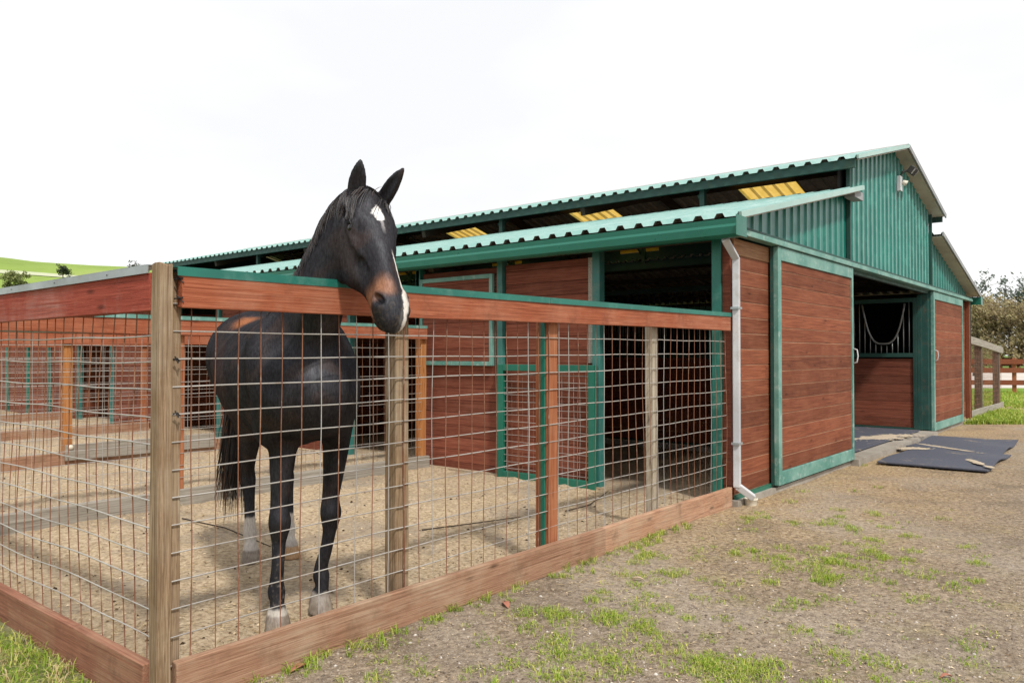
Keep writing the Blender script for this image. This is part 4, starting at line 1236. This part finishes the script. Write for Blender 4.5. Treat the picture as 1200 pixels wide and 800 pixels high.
over(front_toe, (.60,.42,.20))
over(hf*hind*(P[:,1] > .12)*.8, (.42,.24,.10))
over(sstep(.35,.6,nz3+.3*nz1)*sstep(.5,.4,z)*rf*.3, (.30,.26,.21))      # mud flecks
ca = me.color_attributes.new('coat', 'FLOAT_COLOR', 'POINT')
ca.data.foreach_set('color', np.concatenate([C, np.ones((len(C),1))], 1).astype(np.float32).ravel())

def coat():
    M = Mat('horse coat', .6, 0, 0)
    at = M.node('ShaderNodeAttribute', attribute_name='coat')
    v = M.coords((1,1,1))
    hair = M.node('ShaderNodeMapping'); hair.inputs['Scale'].default_value = (55, 150, 38); M.l.new(v, hair.inputs['Vector'])
    n = M.noise(hair.outputs[0], 1, 4, .65); n2 = M.noise(v, 7, 5, .65)
    t = M.maprange(n, .3, .7, .75, 1.25); cc = M.node('ShaderNodeCombineColor')
    for i in range(3): M.l.new(t, cc.inputs[i])
    c = M.mix(1, at.outputs['Color'], cc.outputs[0], 'MULTIPLY')
    M.color(c)
    gl = M.node('ShaderNodeBsdfAnisotropic'); gl.inputs['Roughness'].default_value = .58; gl.inputs['Color'].default_value = (.86,.90,1,1)
    mx = M.node('ShaderNodeMixShader'); M.l.new(M.math('MULTIPLY', M.maprange(n2, .3, .7, .020, .046), M.maprange(n, .3, .7, .6, 1.4)), mx.inputs[0])
    M.l.new(M.b.outputs[0], mx.inputs[1]); M.l.new(gl.outputs[0], mx.inputs[2]); M.l.new(mx.outputs[0], M.n['Material Output'].inputs['Surface'])
    M.bump(M.math('ADD', n, M.math('MULTIPLY', n2, .7)), .26, .004)
    M.l.new(M.b.inputs['Normal'].links[0].from_socket, gl.inputs['Normal'])
    return M.m
me.materials.append(coat())
horse = bpy.data.objects.new('horse', me); COL.objects.link(horse)
HM = Matrix(((HH.x, HL.x, 0, HO.x), (HH.y, HL.y, 0, HO.y), (0, 0, 1, HO.z), (0, 0, 0, 1)))
horse.matrix_world = HM
tag(horse, 'near black horse with a white star, its head over the pen rail', 'horse')

# eyes, hair
def hair_mat(name, a, b):
    M = Mat(name, .45, 0, .4); v = M.coords(); g, r = M.island(v)
    c = M.ramp(r, [(.0, a), (.6, a), (1, b)]); M.color(c)
    M.b.inputs['Sheen Weight'].default_value = .25; return M.m
em = Mat('horse eye', .05, 0, .6); em.color(lin(.008,.005,.004))
def local_obj(mb, name, mat, smooth=True):
    o = mb.build(name, mat, None, smooth=smooth, origin=(0,0,0)); o.parent = horse; return o
for s in (-1, 1):
    m = MB(); c = H(.160,-.079,s*.0865); n = 14; vs = []; fs = []
    for i in range(1, n):
        for k in range(2*n):
            th = math.pi*i/n; ph = math.pi*k/n
            p = c + (a_*math.cos(th)*1.05 + f_*math.sin(th)*math.cos(ph) + w_*math.sin(th)*math.sin(ph))*.0245
            vs.append(p)
    for i in range(n-2):
        for k in range(2*n): fs.append((i*2*n+k, i*2*n+(k+1)%(2*n), (i+1)*2*n+(k+1)%(2*n), (i+1)*2*n+k))
    fs.append(tuple(range(2*n))); fs.append(tuple((n-2)*2*n+k for k in range(2*n)))
    m.add(vs, fs); local_obj(m, 'eye', em.m)
def strand(m, pts_, w0, rd):
    """a flat tapering lock of hair"""
    n = len(pts_); vs = []; fs = []
    sd = Vector((rd.uniform(-1,1), rd.uniform(-1,1), rd.uniform(-.3,.3))).normalized()
    for i, p in enumerate(pts_):
        t = i/(n-1); ww = w0*(1-t)**.6*(.6+.4*min(1, t*6)) + .0004
        d = (Vector(pts_[min(i+1,n-1)])-Vector(pts_[max(i-1,0)])).normalized()
        x = (sd-d*sd.dot(d)).normalized(); nn = d.cross(x)
        vs += [Vector(p)-x*ww, Vector(p)+nn*ww*.35, Vector(p)+x*ww]
    for i in range(n-1):
        for k in range(2): fs.append((i*3+k, i*3+k+1, i*3+3+k+1, i*3+3+k))
    m.add(vs, fs)
rd = random.Random(5)
from mathutils.bvhtree import BVHTree
uu = (P-HP)@a_/HU
bvh = BVHTree.FromPolygons([tuple(v.co) for v in me.vertices], [tuple(p.vertices) for p in me.polygons if not (uu[p.vertices[0]] < -.028 and P[p.vertices[0]][0] > .52)])
def hug(p, lift):
    q, nrm, i, d = bvh.find_nearest(Vector(p))
    dd = (Vector(p)-q).dot(nrm)
    if dd < lift or dd > lift*2.5: return q+nrm*(lift if dd < lift else lift*2.5)
    return Vector(p)
mane = MB()
crest = catmull([(.585,.175,2.18),(.49,.14,2.12),(.38,.085,2.03),(.25,.05,1.92),(.10,.02,1.79),(-.03,.01,1.68),(-.12,.005,1.62)], 30)
for q in range(1500):
    c = crest[rd.randrange(len(crest))]
    p = Vector(c)+Vector((rd.uniform(-.012,.012), rd.uniform(-.012,.012), .0))
    q0, nrm, _, _ = bvh.find_nearest(p); p = q0
    side = -1 if rd.random() < .93 else 1
    L = rd.uniform(.10,.25); n = 8; v = Vector((rd.uniform(-.1,.15), side*rd.uniform(.6,1.0), rd.uniform(.0,.15))).normalized()
    pp = [p-Vector(nrm)*.004]; lift = rd.uniform(.001,.008); dr = Vector((rd.uniform(-.25,.35), 0, 0))
    for i in range(n-1):
        v = (v + Vector((0, side*.05, -.42)) + dr*.25).normalized()
        p = hug(p+v*(L/n), lift); pp.append(p)
    if any((Vector(H(.160,-.079,-.0865))-v_).length < .05 for v_ in pp): continue
    strand(mane, pp, rd.uniform(.0014,.0030), rd)
local_obj(mane, 'mane', hair_mat('mane hair', lin(.012,.010,.012), lin(.045,.028,.022)))
fl_ = MB()
for q in range(1700):
    w0_ = rd.uniform(-.06,.045); p = Vector(H(rd.uniform(-.03,.02), -.07+rd.uniform(-.035,.02), w0_))
    q0, nrm, _, _ = bvh.find_nearest(p); p = q0-nrm*.003
    L = rd.uniform(.07,.14) if w0_ > -.01 else rd.uniform(.10,.25); n = 9; pp = [p]; lift = rd.uniform(.001,.007)
    sw = -rd.uniform(.3,1.3) if w0_ < .02 else rd.uniform(.1,.6)
    v = Vector(f_*.35+a_*.1+w_*sw*.5).normalized(); dv = Vector(a_*.85+w_*sw*.6-f_*.35)
    for i in range(n-1):
        v = (v+dv*.38).normalized(); p = hug(p+v*(L/n), lift); pp.append(p)
    if any((Vector(H(.160,-.079,s*.0865))-v_).length < .048 for v_ in pp for s in (-1, 1)): continue
    strand(fl_, pp, rd.uniform(.0011,.0027), rd)
local_obj(fl_, 'forelock', hair_mat('forelock hair', lin(.016,.014,.018), lin(.05,.035,.03)))
tl = MB()
yt = yb(-1.3)-.02
for q in range(520):
    t = rd.random(); z0 = 1.46-.36*t
    p = Vector((-1.42-.05*min(1, t*2)+rd.uniform(-.02,.02), yt+rd.uniform(-.035,.035), z0))
    a = rd.uniform(0, 6.28); rr = rd.random()**.5*.085
    L = rd.uniform(.55,1.0) ; zend = max(.2+rd.uniform(0,.25), z0-L-.1)
    ex, ey = -1.50+rr*math.cos(a)*.8, yt-.055+rr*math.sin(a)*1.25
    pp = []; n = 9
    ph = rd.uniform(0, 6)
    for i in range(n):
        s = i/(n-1); k = s**.7
        pp.append(Vector((p.x+(ex-p.x)*k+.008*math.sin(ph+s*7), p.y+(ey-p.y)*k+.008*math.cos(ph+s*6), z0+(zend-z0)*s)))
    strand(tl, pp, rd.uniform(.003,.006), rd)
local_obj(tl, 'tail', hair_mat('tail hair', lin(.012,.010,.010), lin(.22,.115,.065)))
# ------------------------------------------------------------------ foliage and far things
def leaf_mat(name, a, b, c, trans=.3):
    M = Mat(name, .65, 0, .25); v = M.coords(); g = M.node('ShaderNodeNewGeometry')
    n = M.noise(v, .9, 3, .6)
    k = M.math('ADD', M.math('MULTIPLY', g.outputs['Random Per Island'], .7), M.math('MULTIPLY', n, .45))
    col = M.ramp(k, [(.2, a), (.55, b), (.9, c)])
    M.color(col)
    t = M.node('ShaderNodeBsdfTranslucent'); M.l.new(col, t.inputs['Color'])
    mx = M.node('ShaderNodeMixShader'); mx.inputs[0].default_value = trans
    M.l.new(M.b.outputs[0], mx.inputs[1]); M.l.new(t.outputs[0], mx.inputs[2]); M.l.new(mx.outputs[0], M.n['Material Output'].inputs['Surface'])
    return M.m
MT['grass'] = leaf_mat('grass blades', lin(.14,.24,.018), lin(.28,.41,.04), lin(.56,.54,.15))
MT['grass_dry'] = leaf_mat('dry straw', lin(.30,.21,.10), lin(.45,.34,.18), lin(.60,.48,.28), .15)
MT['leaf_tan'] = leaf_mat('bare twiggy foliage', lin(.19,.145,.085), lin(.34,.27,.15), lin(.44,.40,.21), .35)
MT['leaf_grey'] = leaf_mat('eucalyptus foliage', lin(.09,.115,.10), lin(.17,.20,.17), lin(.28,.31,.27), .3)
MT['leaf_green'] = leaf_mat('bush foliage', lin(.10,.13,.04), lin(.20,.23,.08), lin(.32,.33,.14), .3)
MT['leaf_dark'] = leaf_mat('dark tree foliage', lin(.02,.03,.018), lin(.04,.055,.03), lin(.075,.09,.05), .2)
MT['bark'] = wood('tree bark', lin(.06,.045,.035), lin(.13,.105,.08), lin(.22,.185,.15), 'Z')

def blade(m, x, y, z, L, w, ang, lean, rd):
    dx, dy = math.cos(ang), math.sin(ang); sx, sy = -dy*w, dx*w
    p1 = (x+dx*lean*.3*L, y+dy*lean*.3*L, z+L*.55*(1-.15*lean)); p2 = (x+dx*lean*L, y+dy*lean*L, z+L*(1-.45*lean))
    m.add([(x-sx,y-sy,z-.004),(x+sx,y+sy,z-.004),(p1[0]+sx*.8,p1[1]+sy*.8,p1[2]),(p1[0]-sx*.8,p1[1]-sy*.8,p1[2]),p2], [(0,1,2,3),(3,2,4)])
def tuft(m, x, y, z, n, L, spread, rd, w=.0022):
    for _ in range(n):
        a = rd.uniform(0, 6.28); r = spread*rd.random()**.7
        blade(m, x+r*math.cos(a), y+r*math.sin(a), z, L*rd.uniform(.5,1.15), w*rd.uniform(.7,1.3), rd.uniform(0,6.28), rd.uniform(.35,1.35), rd)
rd = random.Random(21)
g = MB()
# patchy tufts on the bare ground in front of the pen
cl = lambda x, y: noise.noise(Vector((x*.9+3, y*.9, 1)))*.6+noise.noise(Vector((x*2.6, y*2.6+5, 2)))*.6
n = 0
while n < 560:
    px, py = rd.uniform(380, 1150), rd.uniform(592, 830)
    p = onground(px, py)
    if p.y > -.07: continue
    # grassy belt of the photograph, thinner to the right
    dens = min(1, max(0, (p.x-.4)/1.0))*min(1, max(0, (6.6-p.x)/1.3))*min(1, max(0, (-p.y-.05)/.3))
    if p.y < -1.7: dens *= .4
    if rd.random() > dens*(.10+1.5*max(0, cl(p.x, p.y)-.02)): continue
    n += 1
    h = dirt_h(p.x, p.y)
    big = rd.random() < .42
    tuft(g, p.x, p.y, h, rd.randint(36, 80) if big else rd.randint(5, 14), rd.uniform(.022,.045) if big else rd.uniform(.012,.035), rd.uniform(.05,.10) if big else rd.uniform(.02,.05), rd, .0018)
for _ in range(130):                       # along the kick board
    x = rd.uniform(.15, 4.2); y = -.05-abs(rd.gauss(0, .06)); tuft(g, x, y, dirt_h(x, y), rd.randint(6, 18), rd.uniform(.025,.07), .03, rd, .002)
for px, py in ((925,588),(940,577),(1022,600),(965,612),(1010,545),(1030,570),(1002,575)):
    p = onground(px, py); tuft(g, p.x, p.y, dirt_h(p.x, p.y), 26, .05, .07, rd, .0022)
o = g.build('grass_tufts', MT['grass']); o['kind'] = 'stuff'; o['label'] = 'short grass growing in patches on the bare dirt before the pen'
g = MB()
n = 0; gd = MB()
while n < 2700:                            # lush strip outside the side fence
    x, y = -abs(rd.gauss(0, .9))-.02, rd.uniform(-.75, 4.5)
    if (x > -.06 and y > -.1) or (y < -.12 and rd.random() < .75) or x < -3: continue
    if y < -.1 and x > -.05: continue
    if rd.random() > .72+1.0*cl(x*1.3+8, y*1.3): continue
    n += 1
    tuft(g if rd.random() < .74 else gd, x, y, dirt_h(x, y), rd.randint(7, 15), rd.uniform(.03,.085), .05, rd, .0022)
o = gd.build('dry_grass', MT['grass_dry']); o['kind'] = 'stuff'
o = g.build('lawn_grass', MT['grass']); o['kind'] = 'stuff'; o['label'] = 'lush grass growing along the outside of the side fence'
g = MB()
for _ in range(2600):                      # verge by the far right pen and the lawn behind it
    if rd.random() < .45: px, py = rd.uniform(1128, 1215), rd.uniform(481, 497)
    else: px, py = rd.uniform(1125, 1260), rd.uniform(459, 478)
    p = onground(px, py)
    if p.x < 16.7 and p.y > -.1: continue
    tuft(g, p.x, p.y, 0, 7, rd.uniform(.07,.17), .12, rd, .008)
o = g.build('verge_grass', MT['grass']); o['kind'] = 'stuff'; o['label'] = 'bright green grass beyond the far end of the barn'

# pebbles and straw
def pebble(m, x, y, z, r, rd):
    b = [(0,0,1),(1,0,0),(0,1,0),(-1,0,0),(0,-1,0),(0,0,-.6)]
    s = (rd.uniform(.6,1.3), rd.uniform(.6,1.3), rd.uniform(.4,.9)); a = rd.uniform(0, 6.28)
    vs = []
    for q in b:
        X, Y = q[0]*s[0], q[1]*s[1]
        vs.append((x+r*(X*math.cos(a)-Y*math.sin(a))+rd.uniform(-.2,.2)*r, y+r*(X*math.sin(a)+Y*math.cos(a))+rd.uniform(-.2,.2)*r, z+r*q[2]*s[2]))
    m.add(vs, [(0,1,2),(0,2,3),(0,3,4),(0,4,1),(5,2,1),(5,3,2),(5,4,3),(5,1,4)])
pm = Mat('gravel stones', .85, 0, .25); v_ = pm.coords(); _, r_ = pm.island(v_)
pm.color(pm.ramp(r_, [(0, lin(.10,.08,.06)), (.4, lin(.24,.19,.145)), (.8, lin(.36,.30,.245)), (1, lin(.55,.51,.46))]))
m = MB()
for _ in range(11000):
    px, py = rd.uniform(300, 1230), 530+320*rd.random()**.8
    p = onground(px, py)
    if p.y > -.06 or p.x > 15: continue
    pebble(m, p.x, p.y, dirt_h(p.x, p.y), .0030+.010*rd.random()**5, rd)
o = m.build('gravel', pm.m, smooth=True); o['kind'] = 'stuff'
m = MB()
def straw(m, x, y, z, rd, L):
    a = rd.uniform(0, 6.28); b = rd.uniform(-.15,.25); w = .0013
    dx, dy = math.cos(a)*L/2, math.sin(a)*L/2; nx, ny = -math.sin(a)*w, math.cos(a)*w
    m.add([(x-dx+nx,y-dy+ny,z),(x-dx-nx,y-dy-ny,z),(x+dx-nx,y+dy-ny,z+b*L),(x+dx+nx,y+dy+ny,z+b*L),(x,y,z+.002+b*L*.5)], [(0,1,4),(1,2,4),(2,3,4),(3,0,4)])
for _ in range(5200):
    x, y = rd.uniform(.08, 5.1), rd.uniform(.08, 9.5)*rd.random()**.5+.05
    straw(m, x, y, sand_h(x, y)+.003, rd, rd.uniform(.02,.07))
for _ in range(3600):
    x, y = rd.uniform(2.2, 12), -abs(rd.gauss(0, .9))-.06
    straw(m, x, y, dirt_h(x, y)+.003, rd, rd.uniform(.015,.06))
o = m.build('loose_straw', MT['grass_dry']); o['kind'] = 'stuff'
dm = Mat('dung crumbs', .95, 0, .1); dm.color(lin(.055,.036,.02))
m = MB()
for _ in range(900):
    x, y = rd.uniform(.1, 5.0), rd.uniform(.1, 8)*rd.random()**.6+.05
    pebble(m, x, y, sand_h(x, y), .004+.012*rd.random()**3, rd)
o = m.build('dung_crumbs', dm.m, smooth=True); o['kind'] = 'stuff'
# wood chips and clods trodden into the pen floor
cm = Mat('bedding chips', .9, 0, .15); v_ = cm.coords(); _, r_ = cm.island(v_)
cm.color(cm.ramp(r_, [(0, lin(.09,.06,.035)), (.25, lin(.22,.15,.085)), (.55, lin(.45,.33,.19)), (1, lin(.68,.55,.38))]))
m = MB()
for _ in range(15000):
    y = .05+8.5*rd.random()**1.8; x = rd.uniform(.06, 5.1)
    r = .004+.011*rd.random()**2.5; k = rd.uniform(0, 6.28); z = sand_h(x, y)+.002; q = rd.uniform(.3,.7)
    ux, uy = math.cos(k)*r, math.sin(k)*r
    m.add([(x-ux,y-uy,z),(x+uy*q,y-ux*q,z+r*rd.uniform(-.1,.5)),(x+ux,y+uy,z+r*rd.uniform(-.1,.4)),(x-uy*q,y+ux*q,z+r*rd.uniform(.1,.6))], [(0,1,3),(1,2,3)])
o = m.build('wood_chips', cm.m); o['kind'] = 'stuff'
m = MB()
for _ in range(5000):
    px, py = rd.uniform(380, 1230), 520+320*rd.random()**.9
    p = onground(px, py)
    if p.y > -.06 or p.x > 13: continue
    r = .004+.010*rd.random()**2.5; k = rd.uniform(0, 6.28); z = dirt_h(p.x, p.y)+.002; q = rd.uniform(.15,.5); x, y = p.x, p.y
    ux, uy = math.cos(k)*r, math.sin(k)*r
    m.add([(x-ux,y-uy,z),(x+uy*q,y-ux*q,z+r*.3),(x+ux,y+uy,z+r*rd.uniform(-.1,.4)),(x-uy*q,y+ux*q,z+r*.4)], [(0,1,3),(1,2,3)])
o = m.build('yard_litter', cm.m); o['kind'] = 'stuff'
# low sticks lying in the pen
labs = ['thin dark branch lying on the sand by the stall wall', 'long dry twig on the sand behind the fence posts', 'dark stick lying on the sand behind the horse']
for i, (pa, pb, pc) in enumerate((((662,598),(690,592),(712,575)), ((495,622),(540,615),(610,605)), ((215,608),(265,618),(318,640)))):
    m = MB(); q = [onground(*pp, .012) for pp in (pa, pb, pc)]
    m.tube([tuple(v+Vector((0,0,sand_h(v.x, v.y)*.5+.006))) for v in q], [.006,.005,.003], 6); o = m.build('branch', MT['dark_wood'], None, smooth=True); tag(o, labs[i], 'branch')
# fallen leaves
lm = Mat('fallen leaf', .7, 0, .2); lm.color(lin(.36,.15,.10))
lm2 = Mat('pale fallen leaf', .7, 0, .2); lm2.color(lin(.50,.38,.27))
for (px, py, L, a, mm, lab) in ((593,704,.11,.9,lm,'long reddish leaf on the dirt close to the kick board'), (747,675,.07,2.0,lm2,'pale curled leaf among the grass tufts'), (1105,790,.06,-.6,lm,'small brown leaf at the lower right edge of the dirt'), (352,778,.10,.2,lm,'reddish dry leaf lying under the kick board near the corner post')):
    p = onground(px, py, .012); m = MB(); vs = []; n = 7
    for i in range(n):
        t = i/(n-1); w = .16*L*math.sin(math.pi*min(max(t,.03),.97))**.8; x = (t-.5)*L; z = .012*math.sin(t*3.1)+.004
        for s in (-1, 0, 1): vs.append((p.x+x*math.cos(a)-s*w*math.sin(a), p.y+x*math.sin(a)+s*w*math.cos(a), dirt_h(p.x, p.y)+z+abs(s)*.006))
    fs = [(i*3+k, i*3+k+1, i*3+4+k, i*3+3+k) for i in range(n-1) for k in (0,1)]
    m.add(vs, fs); o = m.build('fallen_leaf', mm.m, None, smooth=True, solid=.0015); tag(o, lab, 'leaf', 'fallen leaves on the dirt')

# trees
def leaf_card(m, c, s, rd):
    n = Vector((rd.gauss(0,1), rd.gauss(0,1), rd.gauss(0,1))).normalized(); u = n.orthogonal().normalized(); w = n.cross(u)
    a = rd.uniform(.5,1)*s; b = a*rd.uniform(.3,.55)
    m.add([c-u*a, c-w*b+n*a*.15, c+u*a, c+w*b+n*a*.15], [(0,1,2,3)])
def tree(name, base, h, wid, mat, label, group, seed, leaves=2600, ls=.16, limbs=9, trunk=.16, open_=.5, droop=0, low=.25):
    rd = random.Random(seed); base = Vector(base)
    t = empty(name, base, label, 'tree', group)
    m = MB(); top = base+Vector((rd.uniform(-.05,.05)*h, rd.uniform(-.05,.05)*h, h*.72))
    mid = base+(top-base)*.5+Vector((rd.uniform(-.06,.06)*h, rd.uniform(-.06,.06)*h, 0))
    m.tube([base-Vector((0,0,.3)), base+(mid-base)*.5, mid, top], [trunk, trunk*.8, trunk*.55, trunk*.2], 8)
    ends = []
    for i in range(limbs):
        k = rd.uniform(low, .9); st = base+(mid-base)*min(1, k/.5) if k < .5 else mid+(top-mid)*((k-.5)/.5)
        a = i*2.4+rd.uniform(-.5,.5); L = wid*rd.uniform(.55,1.0)*(1.15-.6*k)
        e = st+Vector((math.cos(a)*L, math.sin(a)*L, h*rd.uniform(.08,.30)))
        md = st+(e-st)*.5+Vector((0,0,h*.05))
        m.tube([st, md, e], [trunk*.4, trunk*.25, trunk*.08], 6); ends.append((e, md))
        for _ in range(3):
            e2 = md+(e-md)*rd.uniform(.2,1)+Vector((rd.gauss(0,.25)*wid, rd.gauss(0,.25)*wid, rd.uniform(-.05,.16)*h))
            m.tube([md+(e-md)*.3, e2], [trunk*.18, trunk*.05], 5); ends.append((e2, md))
    ends.append((top, mid))
    m.build('trunk', MT['bark'], t, smooth=True)
    g = MB()
    cl_ = []
    for e, md in ends:
        for _ in range(3): cl_.append((e+(md-e)*rd.uniform(0,.5)+Vector((rd.gauss(0,.12)*wid, rd.gauss(0,.12)*wid, rd.gauss(0,.05)*h)), wid*rd.uniform(.12,.30)))
    for _ in range(leaves):
        c, r = cl_[rd.randrange(len(cl_))]
        v = Vector((rd.gauss(0,1), rd.gauss(0,1), rd.gauss(0,.75))).normalized()*r*rd.random()**.45
        if droop: v.z -= droop*rd.random()*r*2
        leaf_card(g, c+v, ls*rd.uniform(.6,1.3), rd)
    g.build('crown', mat, t)
    return t
TG = 'trees beyond the far end of the barn'
def at(px, t): p = ray(px, 415, t); return (p.x, p.y, 0)
tree('willow_tree', at(1185, 62), 7.0, 3.4, MT['leaf_tan'], 'tawny tree with the fullest crown right of the barn', TG, 3, 9500, .19, 13, .16, droop=.5, low=.12)
tree('willow_tree', at(1140, 66), 6.4, 3.0, MT['leaf_tan'], 'tawny half bare tree just behind the right barn corner', TG, 4, 8000, .19, 12, .15, droop=.5, low=.12)
tree('willow_tree', at(1232, 60), 6.6, 3.2, MT['leaf_tan'], 'tawny half bare tree at the right edge of the picture', TG, 6, 8000, .19, 12, .15, droop=.5, low=.12)
tree('gum_tree', at(1190, 88), 11.2, 3.4, MT['leaf_grey'], 'tall grey green tree rising behind the tawny trees in its middle', TG, 7, 1500, .26, 9, .22, low=.45)
tree('gum_tree', at(1148, 92), 10.8, 3.2, MT['leaf_grey'], 'tall thin grey green tree rising behind the right barn corner', TG, 8, 1300, .26, 8, .2, low=.45)
tree('gum_tree', at(1226, 86), 11.6, 3.4, MT['leaf_grey'], 'tall grey green tree rising at the right edge behind the tawny trees', TG, 9, 1500, .26, 9, .22, low=.45)
tree('bush', at(1140, 48), 2.2, 1.6, MT['leaf_green'], 'low green bush under the tawny trees beside the barn corner', TG, 10, 1600, .10, 8, .06, low=.05)

# red rail fence across the lawn, sandy arena behind it
q0 = ray(1120, 415, 27); q1 = ray(1330, 415, 26)
rf_ = empty('rail_fence', (q0.x, q0.y, 0), 'red stained three rail fence along the far side of the lawn', 'fence', 'red rail fences by the arena')
def rails(parent, a, b, n, hs, pw=.12, mat='rail_x', ph=1.22):
    a = Vector((a.x, a.y, 0)); b = Vector((b.x, b.y, 0))
    for i in range(n+1):
        p = a+(b-a)*i/n; m = MB(); m.box(p.x-pw/2, p.x+pw/2, p.y-pw/2, p.y+pw/2, -.1, ph); m.build('post', MT['post_red'], parent)
    for hz in hs:
        m = MB(); m.beam(a+Vector((-.08,-.08,hz)), b+Vector((-.08,-.08,hz)), .05, .17); m.build('rail', MT[mat], parent)
rails(rf_, q0, q1, 3, (.38,.80,1.10), mat='plank_x')
q2 = ray(1110, 415, 62); q3 = ray(1340, 415, 62)
rf2 = empty('rail_fence', (q2.x, q2.y, 0), 'red rail fence on the far side of the sandy arena, below the trees', 'fence', 'red rail fences by the arena')
rails(rf2, q2, q3, 11, (.5,1.0,1.4), .2, 'plank_x', 1.7)
am = Mat('arena sand', .95, 0, .1); v_ = am.coords(); am.color(am.ramp(am.noise(v_, .5, 5, .6), [(.3, lin(.42,.38,.34)), (.7, lin(.56,.51,.46))]))
m = MB(); A = [ray(px, 415, t) for px, t in ((1050, 31), (1420, 31), (1420, 59), (1000, 59))]
m.prism([(p.x, p.y, -.05) for p in A], (0, 0, .06)); o = m.build('arena', am.m); o['kind'] = 'structure'
m = MB(); A = [onground(px, py) for px, py in ((1172, 486), (1260, 488), (1260, 479), (1172, 480))]
m.prism([(p.x, p.y, -.05) for p in A], (0, 0, .056)); o = m.build('path', am.m); o['kind'] = 'structure'

# small run on the far side of the barn
sr = empty('pen_fence', (18.8, -.02, 0), 'weathered grey wire run with a sloping top board against the right barn corner', 'fence', 'wire fences of the horse pens')
m = MB(); wobbly_board(m, (16.58, -.03, 1.66), (21.3, -.03, 1.45), .045, .15, 8, .004, 1); m.build('top_rail', MT['grey_board_x'], sr)
m = MB(); wobbly_board(m, (16.58, -.03, .08), (21.3, -.03, .06), .05, .2, 8, .004, 2); m.build('kick_board', MT['grey_board_x'], sr)
for i, x in enumerate((18.35, 20.9)): post(sr, x, .05, .14, .14, -.1, 1.55, MT['bark'], 300+i)
wire_panel((16.6, .0), (21.25, .0), (.15, .15), (1.58, 1.40), .11, .003, .3, 305, .006, parent=sr, n=4, mats=[MT['wire_rust'], MT['wire_rust']])

# flower pot hanging on the run
# ------------------------------------------------------------------ hill on the left
hm = Mat('green hillside', .95, 0, .1); v_ = hm.coords()
n1 = hm.noise(v_, .02, 5, .6); n2 = hm.noise(v_, .25, 5, .7)
c_ = hm.ramp(n1, [(.35, lin(.16,.235,.05)), (.6, lin(.225,.31,.07)), (.75, lin(.29,.33,.11))]); c_ = hm.mix(hm.maprange(n2, .5, .75, 0, .4), c_, lin(.11,.16,.03)); hm.color(c_)
vs = []; fs = []; NA, NR = 90, 26
prof = lambda px: float(np.interp(px, (-900,-400,-100,0,40,110,200,300,420), (250,280,302,307,312,317,321,345,400)))
def hill_z(px, s):
    y = prof(px); zt = 1.35+(415-y)/908*230
    return -1+(zt+1)*(1-(1-s)**1.7) if s <= 1 else zt-(s-1)*20
for i in range(NA+1):
    px = -900+1320*i/NA
    for j in range(NR+1):
        s = 1.35*j/NR; t = 90+140*s
        p = ray(px, 415, t); vs.append((p.x, p.y, hill_z(px, s)+.5*noise.noise(Vector((p.x*.03, p.y*.03, 0)))*min(s*3,1)*(1 if s < .85 else .35)))
for i in range(NA):
    for j in range(NR): a = i*(NR+1)+j; fs.append((a, a+NR+1, a+NR+2, a+1))
m = MB(); m.add(vs, fs); o = m.build('hill', hm.m, None, smooth=True, origin=(0,0,0)); o['kind'] = 'structure'
def hill_at(px, py):
    """point of the slope seen at the pixel"""
    for j in range(2000):
        s = j/1600; t = 90+140*s; z = hill_z(px, s)
        if 1.35+(415-py)/908*t <= z: break
    p = ray(px, 415, t); return Vector((p.x, p.y, z)), t
p, t = hill_at(18, 347); tree('bush', tuple(p), 4.6*t/150, 2.6, MT['leaf_green'], 'broad olive green bush on the hillside at the left edge', 'trees on the green hill', 31, 3600, .26, 10, .18, low=.05)
p, t = hill_at(74, 330); tree('hill_tree', tuple(p), 3.3*t/150, 1.5, MT['leaf_dark'], 'small lone dark green tree in the middle of the hillside', 'trees on the green hill', 32, 1100, .22, 8, .15, low=.1)
p = ray(158, 415, 140); tree('hill_tree', (p.x, p.y, 11.6), 6.6, 2.2, MT['leaf_dark'], 'dark tree on the hill just left of the corner post', 'trees on the green hill', 33, 1300, .26, 9, .2, low=.3)
tm = Mat('pale farm track', .9, 0, .1); tm.color(lin(.42,.44,.30))
m = MB(); q = []
for k in range(15):
    px = -40+150*k/14; py = 315.5+10.5*k/14
    p, t = hill_at(px, py); q.append((px, t))
vs = []; fs = []
for px, t in q:
    for dt in (-2.2, 2.2):
        sv = (t+dt-90)/140; p = ray(px, 415, t+dt)
        vs.append((p.x, p.y, hill_z(px, sv)+.5*noise.noise(Vector((p.x*.03, p.y*.03, 0)))*min(sv*3,1)*(1 if sv < .85 else .35)+.12))
for i in range(len(q)-1): fs.append((2*i, 2*i+2, 2*i+3, 2*i+1))
m.add(vs, fs); o = m.build('farm_track', tm.m); o['kind'] = 'structure'
